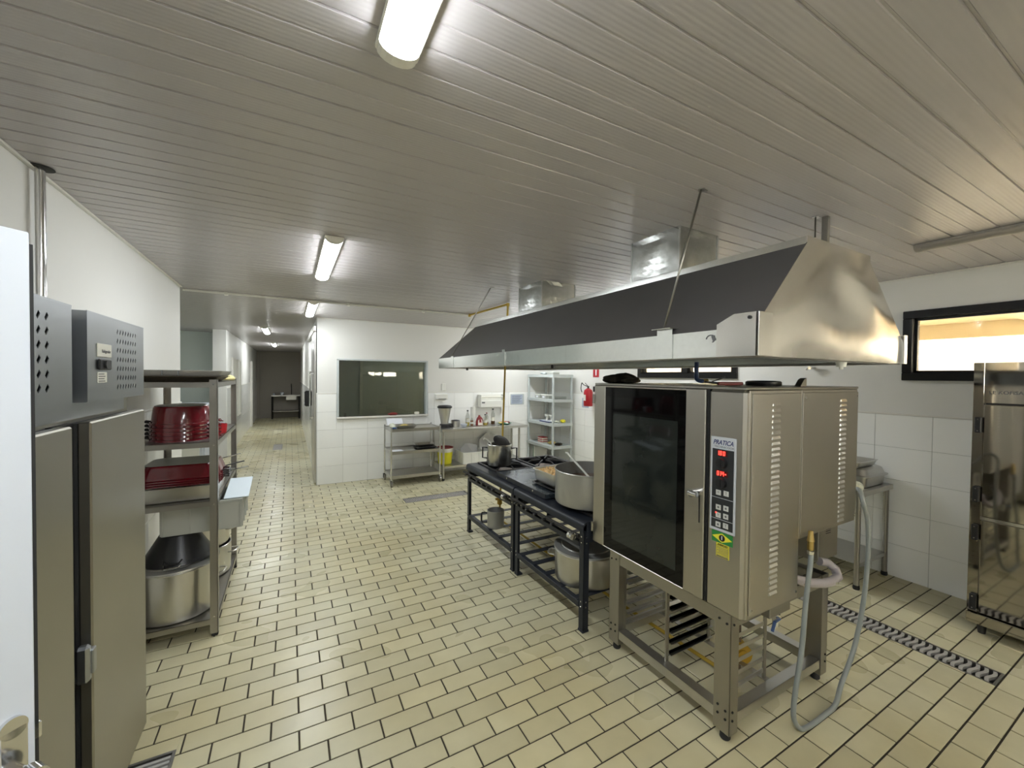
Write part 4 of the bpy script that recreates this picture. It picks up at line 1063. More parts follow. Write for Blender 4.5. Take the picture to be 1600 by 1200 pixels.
b.box(HX0+.05, HX1-.05, HY0+.01, HY0+.05, HZ0-.004, HZ0+.012, .002); b.box(HX0+.05, HX1-.05, HY1-.05, HY1-.01, HZ0-.004, HZ0+.012, .002); b.build('gutter', M['steelframe'], t)
b = MB(); b.box(TX0-.004, TX1+.004, TY0+.004, TY1+.006, HZ1-.001, HZ1+.002); b.box(TX0-.006, TX0, TY0+.003, TY1+.006, HZ1-.012, HZ1+.028, .002); b.build('top_edge', M['galv'], t)
# stiffening brackets
b = MB()
for y in (3.42, 3.0) : pass
b.box(HX0-.006, HX0-.001, 4.22, 4.29, HZ0, HL+.012, .001); b.build('bracket', M['galv'], t)
b = MB(); b.box(HX0-.006, HX0-.001, 3.00, 3.05, HZ0, HL+.02, .001); b.build('bracket', M['galv'], t)
b = MB(); b.box(HX0-.007, HX0-.001, 1.31, 1.40, HZ0, HL+.025, .001); b.box(HX0-.035, HX0+.03, 1.30, 1.41, HL+.025, HL+.029, .001); b.build('bracket', M['galv'], t)
b = MB(); b.add([(HX0-.006, HY0+.16, HZ0), (HX0-.006, HY0-.004, HZ0), (HX0-.006, HY0-.004, HL+.055), (HX0-.006, HY0+.085, HL+.055), (HX0-.006, HY0+.16, HL+.02), (HX0-.001, HY0+.16, HZ0), (HX0-.001, HY0-.004, HZ0), (HX0-.001, HY0-.004, HL+.055), (HX0-.001, HY0+.085, HL+.055), (HX0-.001, HY0+.16, HL+.02)],
    [(0, 1, 2, 3, 4), (9, 8, 7, 6, 5), (0, 1, 6, 5), (1, 2, 7, 6), (2, 3, 8, 7), (3, 4, 9, 8), (4, 0, 5, 9)])
b.box(HX0-.006, HX0+.085, HY0-.016, HY0-.011, HZ0, HL+.055, .001); b.build('corner_bracket', M['galvend'], t)
b = MB(); b.box(HX1-.03, HX1+.006, HY0-.016, HY0-.011, HZ0, HL+.04, .001); b.box(HX1+.002, HX1+.007, HY0-.016, HY0+.10, HZ0, HL+.04, .001); b.build('corner_bracket', M['galvend'], t)
b = MB(); b.cyl((HX0-.006, HY0+.02, HL+.035), (HX0-.011, HY0+.02, HL+.035), .007, n=10); b.build('bolt', M['rubber'], t)
b = MB(); b.cyl((2.33, HY0+.03, HZ0-.005), (2.33, HY0+.03, HZ0-.028), .022, .019); b.cyl((2.33, HY0+.03, HZ0-.028), (2.33, HY0+.03, HZ0-.040), .008); b.build('drain_cap', M['whitepl'], t)
b = MB()
for y in (4.02, 2.42): b.cyl((HX0+.08, y, HZ0-.005), (HX0+.08, y, HZ0-.03), .012)
b.build('drip_plugs', M['rubber'], t)
# maker's mark on the band (illegible swirl)
b = MB(); b.tube([(HX0-.0022, 1.115+.020*math.cos(a*.25), 1.868+.016*math.sin(a*.25)) for a in range(0, 18)], .0022, 6)
b.add([(HX0-.0024, 1.112, 1.880), (HX0-.0024, 1.096, 1.882), (HX0-.0024, 1.094, 1.866), (HX0-.0024, 1.104, 1.858)], [(0, 1, 2, 3)]); mk = b.build('maker_mark', M['ink'], t)
text('maker_word', 'noval', .020, face_negx(HX0-.0030, 1.072, 1.866), M['ink'], t, shear=.2)
# inside of the hood: dark plate filling it in
b = MB(); b.box(2.0, 2.46, HY0+.1, TY1-.1, HZ1-.06, HZ1-.05); b.build('inner_plate', M['dark'], t)
# support rods
def rod(name, label, p0, p1, r=.005):
    t = thing(name, label, 'rod', p1); b = MB(); b.cyl(p0, p1, r, n=8); b.build('rod', M['steelframe'], t)
    b = MB(); b.lathe([(0, -.004), (.016, -.004), (.016, 0), (0, 0)], (p0[0], p0[1], C-.0005), 12); b.box(p0[0], p0[0]+.035, p0[1]-.008, p0[1]+.008, C-.004, C-.0005); b.build('ceiling_plate', M['steelh'], t)
    return t
rod('support_rod', 'slanted steel rod from ceiling to hood front, crossing in front of the near duct', (1.657, 1.236, C-.001), (1.566, 1.355, HL+.030))
rod('support_rod', 'slanted steel rod from ceiling to the far front edge of the hood', (1.726, 3.605, C-.001), (1.567, 4.255, HL+.012))
rod('support_rod', 'short thin vertical rod above the near end of the hood', (2.46, 1.14, C-.001), (2.46, 1.14, HZ1+.002), .004)
t = thing('ceiling_post', 'short grey square post between ceiling and near end of the hood', 'post', (2.50, 1.14, HZ1)); b = MB(); b.box(2.50, 2.523, 1.10, 1.13, HZ1+.002, C-.001, .002); b.build('post', M['steelframe'], t)
# ducts
def duct(label, x0, x1, y0, y1):
    t = thing('exhaust_duct', label, 'duct', ((x0+x1)/2, (y0+y1)/2, HZ1))
    z0, z1 = HZ1+.0025, C-.0005
    for (p, q) in (((x0, y0), (x0, y1)), ((x0, y1), (x1, y1)), ((x1, y1), (x1, y0)), ((x1, y0), (x0, y0))):
        n = 8; vs = []; d = Vector((q[0]-p[0], q[1]-p[1], 0)); nn = Vector((d.y, -d.x, 0)).normalized()
        for j in range(n+1):
            for i in range(n+1):
                u, v = i/n, j/n; w_ = -.012*max(0, 1-abs(2*u-1)*1.25)*(1 if v < .999 and v > .001 else 0)*(.6+.4*math.sin(5*v+u*3))
                vs.append((p[0]+d.x*u-nn.x*w_, p[1]+d.y*u-nn.y*w_, z0+(z1-z0)*v))
        b = MB(); b.add(vs, [(j*(n+1)+i, j*(n+1)+i+1, (j+1)*(n+1)+i+1, (j+1)*(n+1)+i) for j in range(n) for i in range(n)], False); b.build('side_sheet', M['deskin'], t)
    for (x, y) in ((x0, y0), (x0, y1), (x1, y0), (x1, y1)): b = MB(); b.box(x-.006, x+.006, y-.006, y+.006, z0, z1, .002); b.build('corner_seam', M['galv'], t)
    b = MB(); b.box(x0-.012, x0-.002, y0-.012, y1+.012, z0, z0+.02, .002); b.box(x0-.012, x1, y0-.012, y0-.002, z0, z0+.02, .002); b.build('base_flange', M['galv'], t)
duct('square galvanised duct between hood and ceiling, the near larger one', 1.945, 2.285, 1.585, 1.955)
duct('square galvanised duct between hood and ceiling, the far smaller one', 1.985, 2.355, 3.085, 3.50)

# ================================================================ STOVES
ZS = .742
def stove(name, label, y0, y1, front_burners, griddle):
    X0, X1 = 1.685, 2.80
    t = thing(name, label, 'stove', ((X0+X1)/2, (y0+y1)/2, 0))
    for (x, y, sx, sy) in ((X0+.015, y0+.012, -1, -1), (X0+.015, y1-.012, -1, 1), (X1-.015, y0+.012, 1, -1), (X1-.015, y1-.012, 1, 1)):
        b = MB(); b.box(x, x-sx*.045, y, y-sy*.004, .015, ZS-.06); b.box(x, x-sx*.004, y, y-sy*.045, .015, ZS-.06); p = b.build('leg', M['iron'], t)
        b = MB(); b.box(x+sx*.004, x-sx*.05, y+sy*.004, y-sy*.05, 0, .016, .003); b.build('foot', M['iron'], p)
        b = MB()
        for z in (.17, .205, .60, .64): b.cyl((x+sx*.004, y-sy*.022, z), (x, y-sy*.022, z), .005, n=8); b.cyl((x-sx*.022, y+sy*.004, z), (x-sx*.022, y, z), .005, n=8)
        b.build('bolts', M['chrome'], p)
    # upper rails
    for (a, bb, c, d) in ((X0+.06, X1-.06, y0+.012, y0+.05), (X0+.06, X1-.06, y1-.05, y1-.012)):
        b = MB(); b.box(a, bb, c, d, .60, .64, .002); b.build('cross_rail', M['iron'], t)
    b = MB(); b.box(X0+.012, X0+.045, y0+.06, y1-.06, .565, .600, .002); b.build('front_rail', M['iron'], t)
    b = MB(); b.box(X1-.045, X1-.012, y0+.06, y1-.06, .565, .600, .002); b.build('back_rail', M['iron'], t)
    # lower shelf: rails along y, flat bars along x
    for (a, bb) in ((X0+.012, X0+.052), (X1-.052, X1-.012)):
        b = MB(); b.box(a, bb, y0+.06, y1-.06, .155, .195, .002); b.build('shelf_rail', M['iron'], t)
    n = 5
    for k in range(n):
        yy = y0+.10+(y1-y0-.2)*k/(n-1)
        b = MB(); b.box(X0+.014, X1-.014, yy-.028, yy+.028, .1955, .1995, .001); b.build('shelf_bar', M['iron'], t)
    # top: rounded front nose, frame with openings
    b = MB(); nn = 8
    sec = [(X0+.03-.03*math.sin(PI/2*i/nn), ZS-.03+.03*math.cos(PI/2*i/nn)) for i in range(nn+1)]+[(X0, ZS-.06), (X0+.006, ZS-.06), (X0+.006, ZS-.03), (X0+.03, ZS-.006)]
    m = len(sec); b.add([(p, y0+.002, q) for p, q in sec]+[(p, y1-.002, q) for p, q in sec], [(i, (i+1) % m, m+(i+1) % m, m+i) for i in range(m)]+[tuple(range(m)), tuple(range(2*m-1, m-1, -1))])
    b.build('front_nose', M['iron'], t)
    holes = []
    yc0 = [(y0+.045, (y0+y1)/2-.02), ((y0+y1)/2+.02, y1-.045)]
    for (xa, xb) in ((X0+.13, 2.215), (2.285, X1-.07)):
        for (c, d) in yc0: holes.append((xa, xb, c, d))
    b = MB()
    for (a, bb, c, d) in slab_strips(X0+.03, X1, y0+.002, y1-.002, holes): b.box(a, bb, c, d, ZS-.006, ZS)
    for (a, bb, c, d) in ((X1-.004, X1, y0+.002, y1-.002), (X0+.03, X1, y0+.002, y0+.006), (X0+.03, X1, y1-.006, y1-.002)): b.box(a, bb, c, d, ZS-.10, ZS-.006)
    b.build('top_frame', M['iron'], t)
    b = MB(); b.box(X0+.06, X1-.01, y0+.012, y1-.012, ZS-.097, ZS-.092); b.build('drip_tray', M['castiron'], t)
    for hi, (xa, xb, c, d) in enumerate(holes):
        if hi in griddle: continue
        cx, cy = (xa+xb)/2, (c+d)/2
        b = MB(); g_ = .014; z0 = ZS+.001
        for (p, q, r_, u_) in ((xa-.01, xb+.01, c-.01, c+g_), (xa-.01, xb+.01, d-g_, d+.01), (xa-.01, xa+g_, c+g_, d-g_), (xb-g_, xb+.01, c+g_, d-g_)): b.box(p, q, r_, u_, z0, z0+.012, .002)
        for k in range(8):
            a_ = PI/4*k+PI/8*0; L_ = .205 if k % 2 == 0 else .245
            ca, sa = math.cos(a_), math.sin(a_); L_ = min(L_, (xb-xa)/2/max(abs(ca), .01), (d-c)/2/max(abs(sa), .01))
            b.beam((cx+ca*.05, cy+sa*.05, z0+.022), (cx+ca*L_*.75, cy+sa*L_*.75, z0+.024), .013, .018, .002); b.beam((cx+ca*L_*.75, cy+sa*L_*.75, z0+.024), (cx+ca*L_, cy+sa*L_, z0+.006), .013, .014, .002)
        b.build('grate', M['castiron'], t)
        b = MB(); b.lathe([(0, 0), (.06, 0), (.085, .012), (.085, .024), (.06, .03), (.035, .026), (0, .026)], (cx, cy, ZS-.06), 28); b.cyl((cx, cy, ZS-.05), (X0+.08, cy, ZS-.06), .012); bn = b.build('burner', M['burner'], t)
    # gas manifold with taps
    b = MB(); b.cyl((X0-.022, y0+.02, ZS-.085), (X0-.022, y1+.0, ZS-.085), .0125); b.build('gas_manifold', M['dark'], t)
    for yy in (y0+.07, y0+.29, y0+.40, y0+.52, y0+.64, y1-.24, y1-.13):
        if yy > y1-.05: continue
        b = MB(); b.cyl((X0-.022, yy, ZS-.085), (X0-.06, yy, ZS-.088), .009, .007); b.box(X0-.068, X0-.06, yy-.022, yy+.004, ZS-.095, ZS-.080, .003); b.build('tap', M['black'], t)
    return t
stove('industrial_stove', 'black industrial gas stove, nearer of two, next to the oven', 2.085, 3.035, (), (0+1,))
stove('industrial_stove', 'black industrial gas stove, farther of two, with the tall steel pot on it', 3.045, 4.105, (), (0,))
# chrome taps at the joints
for i, y in enumerate((3.10, 2.14)):
    b = MB(); z = ZS-.087; x = 1.625
    b.lathe([(0, 0), (.016, 0), (.024, .008), (.024, .016), (.014, .022), (.014, .034), (.024, .038), (.024, .052), (0, .056)], (0, 0, 0), 18)
    b.v = [(x+p[1], y+.025-p[2], z+p[0]) for p in b.v]
    tag(b.build('gas_tap', M['chrome']), ('chrome gas tap at the joint between the two black stoves', 'chrome gas tap at the near front corner of the black stove')[i], 'tap')
# griddle plate bridging the two stoves
t = thing('griddle', 'long dark steel griddle plate lying across both black stoves', 'griddle', (1.95, 3.0, ZS))
b = MB(); b.box(1.745, 2.17, 2.62, 3.46, ZS+.004, ZS+.040, .003); b.build('plate', M['griddle'], t)
b = MB(); b.box(1.738, 1.744, 2.62, 3.46, ZS+.002, ZS+.043, .001); b.box(1.744, 2.176, 3.461, 3.467, ZS+.002, ZS+.043, .001); b.box(2.171, 2.176, 2.62, 3.46, ZS+.002, ZS+.043, .001); b.build('rim', M['iron'], t)
b = MB()
for y in (2.80, 3.25): b.cyl((1.738, y, ZS+.028), (1.733, y, ZS+.028), .007, n=10)
b.build('screws', M['chrome'], t)
ZG = ZS+.0405
# food tray on a dark tray
b = MB(); b.rrect_pan(1.995, 2.80, ZG, ZG+.018, .155, .165, .16, .17, .03, .003, .012); tag(b.build('roasting_pan', M['wok']), 'shallow black tray under the pan of baked food on the griddle', 'pan')
t = thing('food_pan', 'rectangular steel pan full of golden baked food on the griddle', 'pan', (1.995, 2.82, ZG+.019))
b = MB(); b.rrect_pan(1.995, 2.815, ZG+.0190, ZG+.128, .132, .150, .145, .165, .03, .002, .016); b.build('body', M['alu'], t)
vs = []; n = 26
for j in range(n+1):
    for i in range(n+1):
        u, v = i/n*2-1, j/n*2-1; e = .010 if max(abs(u), abs(v)) > .97 else 0
        vs.append((1.995+u*.138, 2.815+v*.158, ZG+.112-e+random.choice((-.012, .0, .004, .014))+random.uniform(-.003, .003)))
b = MB(); b.add(vs, [(j*(n+1)+i, j*(n+1)+i+1, (j+1)*(n+1)+i+1, (j+1)*(n+1)+i) for j in range(n) for i in range(n)]); o = b.build('baked_food', M['food'], t)
# big open pot with ladle, near
PB = ZS+.036
t = big_pot('stockpot', 'big dented open aluminium pot with a ladle on the near black stove', 1.955, 2.355, PB, .255, .245, 'alud', None, (1.2, 4.4))
b = MB(); b.lathe([(0, .15), (.248, .15)], (1.955, 2.355, PB), 40); b.build('stew', M['stew'], t)
t = thing('ladle', 'white handled ladle leaning in the big open aluminium pot', 'ladle', (1.95, 2.3, PB+.15))
b = MB(); b.tube([(1.92, 2.26, PB+.16), (1.90, 2.40, PB+.25), (1.885, 2.50, PB+.31), (1.88, 2.53, PB+.335), (1.872, 2.545, PB+.335)], .0075, 8); b.build('handle', M['whitepl'], t)
b = MB(); b.lathe([(0, -.0), (.03, .006), (.042, .03), (.040, .03), (.028, .009), (0, .004)], (1.93, 2.22, PB+.155), 20); b.build('bowl', M['alu'], t)
# far tall pot
t = thing('stockpot', 'tall shiny steel pot with black handles on the far burner of the black stoves', 'pot', (1.93, 3.78, PB))
cx, cy, r, h = 1.925, 3.775, .125, .215
b = MB(); b.lathe([(0, 0), (r-.006, 0), (r, .008), (r, h-.006), (r+.004, h-.003), (r+.002, h), (r-.003, h), (r-.004, .012), (0, .006)], (cx, cy, PB), 48); b.build('body', M['alu'], t)
for a in (2.5, -.55):
    ca, sa = math.cos(a), math.sin(a); b = MB(); b.tube([(cx+ca*r, cy+sa*r, PB+.17), (cx+ca*(r+.055), cy+sa*(r+.055), PB+.175), (cx+ca*(r+.055), cy+sa*(r+.055), PB+.065), (cx+ca*r, cy+sa*r, PB+.06)], .008, 8); b.build('handle', M['black'], t)
b = MB(); b.lathe([(0, .012), (.04, .010), (.092, .002), (.096, 0), (.092, -.001), (0, .006)], (0, 0, 0), 32)
R_ = Matrix.Rotation(math.radians(38), 4, Vector((1, .25, 0)))
b.v = [tuple(R_ @ Vector(v)+Vector((cx+.035, cy+.02, PB+.232))) for v in b.v]
ld = thing('pot_lid', 'dark lid standing askew in the rim of the tall steel pot', 'lid', (cx+.02, cy+.03, PB+.16)); b.build('disc', M['castiron'], ld)
b = MB(); b.tube([(cx-.06, cy+.00, PB+.10), (cx-.09, cy+.03, PB+.225), (cx-.12, cy+.05, PB+.26), (cx-.15, cy+.055, PB+.275), (cx-.165, cy+.05, PB+.262)], .0075, 8)
tag(b.build('ladle', M['whitepl']), 'white curved ladle hanging out of the tall steel pot', 'ladle')
# mug on the lower shelf
t = thing('measuring_mug', 'grey aluminium mug with a black handle on the lower shelf of the far stove', 'mug', (1.80, 3.60, .20))
b = MB(); b.lathe([(0, 0), (.078, 0), (.083, .005), (.085, .165), (.087, .168), (.084, .170), (.081, .168), (.079, .008), (0, .005)], (1.80, 3.60, .20), 36); b.build('body', M['alud'], t)
ca, sa = math.cos(2.62), math.sin(2.62); b = MB(); b.tube(smooth([(1.80+ca*.084, 3.6+sa*.084, .335), (1.80+ca*.135, 3.6+sa*.135, .335), (1.80+ca*.142, 3.6+sa*.142, .29), (1.80+ca*.135, 3.6+sa*.135, .245), (1.80+ca*.084, 3.6+sa*.084, .245)]), .009, 8); b.build('handle', M['black'], t)
# big lidded pot on lower shelf
big_pot('stockpot', 'big lidded aluminium pot on the lower shelf of the near stove', 1.955, 2.385, .20, .232, .225, 'alu', 'alud', (-.75, 2.4), hm='alu')

# gas pipe: ceiling -> hood -> floor -> oven
t = thing('gas_pipe', 'yellow gas pipe from the ceiling down behind the pot and along the floor', 'pipe', (2.2, 4.2, 0))
b = MB(); b.cyl((2.205, 5.285, C-.02), (2.255, 4.24, C-.02), .013); b.lathe([(0, -.02), (.019, -.02), (.019, .02), (0, .02)], (2.205, 5.285, C-.022), 12); b.lathe([(0, -.022), (.019, -.022), (.019, .014), (0, .014)], (2.255, 4.24, C-.022), 12); b.build('ceiling_run', M['gasyellow'], t)
b = MB(); b.cyl((2.255, 4.24, C-.02), (2.215, 4.22, 1.80), .012); b.cyl((2.215, 4.22, 1.80), (2.15, 4.20, .04), .011); b.build('drop', M['gasyellow'], t)
b = MB(); b.cyl((2.15, 4.20, .03), (2.14, 2.2, .03), .011); b.cyl((2.14, 2.2, .03), (2.17, 1.45, .03), .011); b.cyl((2.17, 1.45, .03), (2.22, 1.36, .06), .011); b.build('floor_run', M['gasyellow'], t)
b = MB(); b.box(2.125, 2.175, 4.175, 4.225, .20, .30, .01); b.cyl((2.10, 4.2, .27), (2.2, 4.2, .27), .014); b.build('regulator', M['valveyellow'], t)
b = MB(); b.cyl((2.22, 1.36, .05), (2.22, 1.36, .22), .012); b.lathe([(0, 0), (.05, .006), (.062, .02), (.062, .03), (.05, .044), (0, .05)], (0, 0, 0), 20)
k0_ = len(b.v); 
b.v = [v if i < 2*20*2 else v for i, v in enumerate(b.v)]
b2 = MB(); b2.cyl((2.205, 1.33, .165), (2.245, 1.40, .165), .056, n=20); b2.cyl((2.20, 1.32, .165), (2.25, 1.41, .165), .03, n=16); b2.build('pressure_regulator', M['valveyellow'], t)
b = MB(); b.cyl((2.22, 1.36, .05), (2.22, 1.36, .12), .012); b.cyl((2.22, 1.36, .21), (2.22, 1.36, .60), .010); b.build('riser', M['burner'], t)

# ceiling conduit
t = thing('ceiling_conduit', 'thin white conduit with clips crossing the ceiling from the left wall', 'pipe', (.6, 5.29, C))
b = MB(); b.cyl((XL, 5.285, C-.014), (2.19, 5.29, C-.014), .0125); b.build('tube', M['conduit'], t)
for x in (-.60, .62, 1.55):
    b = MB(); b.box(x-.018, x+.018, 5.262, 5.314, C-.034, C-.001, .004); b.build('clip', M['conduit'], t)

# ================================================================ FAR WALL: TROLLEY, TABLE
t = thing('steel_trolley', 'three-tier stainless steel trolley on castors below the serving window', 'trolley', (1.73, 6.5, 0))
CX0, CX1, CY0, CY1 = 1.345, 2.115, 6.25, 6.74
for (x, y) in ((CX0, CY0), (CX1, CY0), (CX0, CY1), (CX1, CY1)):
    b = MB(); b.cyl((x, y, .105), (x, y, .895), .0125, n=16); b.lathe([(.0125, 0), (.010, .006), (0, .009)], (x, y, .895), 14); p = b.build('post', M['chrome'], t)
    c_ = thing('castor', '', '') if False else None
    b = MB(); b.cyl((x-.012, y-.01, .045), (x+.012, y-.01, .045), .045, n=24); b.build('castor_wheel', M['steelframe'], t)
    b = MB(); b.box(x-.020, x-.015, y-.03, y+.02, .04, .10, .001); b.box(x+.015, x+.020, y-.03, y+.02, .04, .10, .001); b.box(x-.022, x+.022, y-.03, y+.02, .095, .107, .002); b.build('castor_fork', M['steelh'] if y < 6.5 else M['black'], t)
for z in (.868, .522, .150):
    b = MB(); b.box(CX0, CX1, CY0, CY1, z-.003, z)
    for (a, bb, c, d) in ((CX0, CX1, CY0-.002, CY0+.001), (CX0, CX1, CY1-.001, CY1+.002), (CX0-.002, CX0+.001, CY0, CY1), (CX1-.001, CX1+.002, CY0, CY1)): b.box(a, bb, c, d, z-.035, z+.012)
    b.build('shelf', M['steelh'], t)
t = thing('work_table', 'stainless steel work table with lower shelf against the far tiled wall', 'table', (2.85, 6.5, 0))
TX_0, TX_1, TY_0, TY_1, TZ = 2.14, 3.74, 6.22, 6.80, .835
b = MB(); b.box(TX_0, TX_1, TY_0, TY_1, TZ-.004, TZ, .001); b.box(TX_0, TX_1, TY_0, TY_0+.003, TZ-.042, TZ-.004); b.box(TX_0, TX_0+.003, TY_0+.003, TY_1, TZ-.042, TZ-.004); b.box(TX_1-.003, TX_1, TY_0+.003, TY_1, TZ-.042, TZ-.004); b.build('top', M['steelh'], t)
b = MB(); b.box(TX_0+.04, TX_1-.04, TY_0+.04, TY_1-.04, .222, .226); b.box(TX_0+.04, TX_1-.04, TY_0+.04, TY_0+.043, .19, .222); b.build('lower_shelf', M['steelh'], t)
for (x, y) in ((TX_0+.035, TY_0+.035), (TX_1-.16, TY_0+.035), (TX_0+.035, TY_1-.035), (TX_1-.035, TY_1-.035)):
    b = MB(); b.cyl((x, y, .03), (x, y, TZ-.006), .018, n=18); p = b.build('leg', M['steelh'], t)
    b = MB(); b.lathe([(0, 0), (.019, 0), (.022, .008), (.020, .035), (0, .035)], (x, y, 0), 16); b.build('foot', M['rubber'], p)
ZC1, ZC2, TT = .8685, .5225, TZ+.0005
# on the trolley
t = thing('food_tray', 'small steel tray with yellow food on top of the trolley', 'tray', (1.60, 6.42, ZC1)); b = MB(); b.rrect_pan(1.605, 6.44, ZC1, ZC1+.05, .13, .10, .155, .125, .02, .002, .008); b.build('tray', M['alu'], t)
n = 14; vs = [(1.585+(i/n*2-1)*.085, 6.44+(j/n*2-1)*.07, ZC1+.020+.035*max(0, 1-((i/n*2-1)**2+(j/n*2-1)**2))+random.uniform(0, .006)) for j in range(n+1) for i in range(n+1)]
b = MB(); b.add(vs, [(j*(n+1)+i, j*(n+1)+i+1, (j+1)*(n+1)+i+1, (j+1)*(n+1)+i) for j in range(n) for i in range(n)]); b.build('food', M['foody'], t)
tag(blob('cling_film', (1.395, 6.40, ZC1), .045, .09, .05, M['bag'], 5, .3), 'crumpled clear and blue plastic on the left end of the trolley top', 'plastic')
tag(blob('cleaning_cloth', (1.40, 6.31, ZC1), .035, .03, .018, M['blue'], 8, .3), 'small blue cloth at the front left of the trolley top', 'cloth')
b = MB(); b.rrect_pan(1.93, 6.46, ZC2, ZC2+.022, .15, .11, .165, .125, .02, .002, .006); tag(b.build('baking_tray', M['wok']), 'dark tray, lower of two on the middle shelf of the trolley', 'tray')
b = MB(); b.rrect_pan(1.92, 6.46, ZC2+.0235, ZC2+.075, .11, .08, .14, .105, .02, .002, .008); tag(b.build('baking_tray', M['alu']), 'shiny steel tray, upper of two on the middle shelf of the trolley', 'tray')
b = MB(); b.box(1.375, 1.535, 6.28, 6.42, ZC2, ZC2+.012, .001); tag(b.build('notebook', M['paper']), 'white paper pad at the left of the trolley middle shelf', 'notebook')
b = MB(); b.box(1.60, 1.74, 6.34, 6.44, ZC2, ZC2+.003); tag(b.build('white_sheet', M['whitepl']), 'small white sheet in the centre of the trolley middle shelf', 'paper')
# window sill things
b = MB(); b.obox(Vector((1.45, 6.76, 1.012)), Vector((.125, 0, 0)), Vector((0, .03, .002)), Vector((0, -.002, .07)), .001)
b = MB(); b.sheet([(1.38, 6.80, .990), (1.63, 6.80, .985), (1.645, 6.75, .90), (1.39, 6.75, .885)], .003); tag(b.build('paper_sheet', M['paper']), 'white printed paper hanging over the sill of the serving window', 'paper')
tag(blob('sill_cloth', (1.50, 6.84, WZ0+.0005), .075, .022, .030, M['reddark'], 12, .3), 'dark red cloth on the sill of the serving window', 'cloth')
b = MB(); b.box(1.86, 1.94, 6.835, 6.875, WZ0+.0005, WZ0+.045, .008); tag(b.build('soap_bar', M['offwhite']), 'cream block on the right end of the serving window sill', 'soap')
b = MB(); b.cyl((.76, 6.86, WZ0+.0005), (.76, 6.86, WZ0+.06), .022, .016); tag(b.build('glass_cup', M['jar']), 'small clear glass at the left end of the serving window sill', 'glass')
# blender
t = thing('blender', 'tall steel blender jug with black lid and base on the far table', 'blender', (2.29, 6.50, TT)); bx_, by_ = 2.275, 6.50
b = MB(); b.lathe([(0, 0), (.085, 0), (.088, .01), (.080, .05), (.070, .058), (0, .058)], (bx_, by_, TT), 28); b.box(bx_+.06, bx_+.13, by_-.03, by_+.04, TT, TT+.06, .01); b.build('base', M['black'], t)
b = MB(); b.lathe([(0, .058), (.062, .058), (.068, .10), (.110, .325), (.108, .325), (.066, .10), (0, .064)], (bx_, by_, TT), 36); b.build('jug', M['alu'], t)
b = MB(); b.lathe([(.112, .322), (.122, .328), (.124, .345), (.105, .365), (.05, .372), (0, .372)], (bx_, by_, TT), 32); b.lathe([(.112, .322), (0, .322)], (bx_, by_, TT), 32); b.build('lid', M['black'], t)
b = MB(); b.tube(smooth([(bx_+.05, by_+.07, TT+.12), (bx_+.07, by_+.11, TT+.14), (bx_+.09, by_+.13, TT+.26), (bx_+.07, by_+.10, TT+.29)]), .008, 8); b.build('handle', M['black'], t)
# bowls, jar, bottles, roll, plate
t = thing('saucepan', 'small steel pot with dark lid beside the blender on the far table', 'pot', (2.49, 6.52, TT)); b = MB(); b.lathe([(0, 0), (.07, 0), (.076, .006), (.078, .10), (.075, .10), (.072, .008), (0, .004)], (2.475, 6.52, TT), 30); b.build('body', M['alu'], t)
b = MB(); b.lathe([(.078, .101), (.07, .108), (.03, .116), (0, .118)], (2.475, 6.52, TT), 26); b.lathe([(0, .101), (.078, .101)], (2.475, 6.52, TT), 26); b.build('lid', M['black'], t)
b = MB(); b.lathe([(0, 0), (.03, 0), (.036, .004), (.062, .055), (.060, .055), (.032, .008), (0, .006)], (2.575, 6.38, TT), 26); tag(b.build('white_bowl', M['white']), 'small white bowl at the front edge of the far table', 'bowl')
def bottle(label, x, y, r, h, body, cap, group=None, fill=.5, liquid=None):
    t = thing('bottle', label, 'bottle', (x, y, TT))
    b = MB(); b.lathe([(0, 0), (r-.003, 0), (r, .004), (r, h*.58), (r*.85, h*.68), (r*.38, h*.84), (r*.36, h*.93), (0, h*.93)], (x, y, TT), 22); b.build('body', M[body], t)
    b = MB(); b.lathe([(0, h*.92), (r*.42, h*.92), (r*.42, h), (0, h)], (x, y, TT), 14); b.build('cap', M[cap], t)
    if liquid: b = MB(); b.lathe([(0, .003), (r-.002, .003), (r-.002, h*fill), (0, h*fill)], (x, y, TT), 20); b.build('content', M[liquid], t)
    b = MB(); b.lathe([(r+.0008, h*.22), (r+.0008, h*.46)], (x, y, TT), 22); b.build('label', M['offwhite'], t)
    return t
bottle('cooking oil bottle with dark cap next to the paper roll on the far table', 2.715, 6.56, .036, .27, 'jar', 'black', fill=.45, liquid='oil')
bottle('small brown sauce bottle in front of the oil bottle on the far table', 2.77, 6.50, .026, .15, 'jar', 'offwhite', fill=.6, liquid='brownl')
bottle('short clear bottle with dark cap right of the pink labelled jug', 3.035, 6.52, .038, .19, 'jar', 'black', fill=.4, liquid='oil')
bottle('squat seasoning bottle between the pink labelled jug and the tall clear bottle', 3.10, 6.60, .030, .21, 'jar', 'reddark', fill=.3, liquid='brownl')
bottle('tall clear bottle with black cap and dark content, rightmost on the far table', 3.215, 6.58, .036, .28, 'jar', 'black', fill=.34, liquid='vinegar')
b = MB(); b.cyl((2.865, 6.68, TT), (2.865, 6.68, TT+.31), .042, n=28); tag(b.build('paper_roll', M['whitepl']), 'tall white and grey paper roll standing on the far table', 'roll')
t = thing('detergent_jug', 'dark jug with a white and pink label on the far table', 'jug', (2.93, 6.5, TT)); b = MB()
b.lathe([(0, 0), (.062, 0), (.066, .01), (.066, .07), (.045, .13), (.020, .16), (.018, .18), (0, .18)], (2.91, 6.5, TT), 26, True, 1., .6); b.tube([(2.93, 6.5, TT+.15), (2.965, 6.5, TT+.12), (2.975, 6.5, TT+.07)], .008, 8); b.build('body', M['reddark'], t)
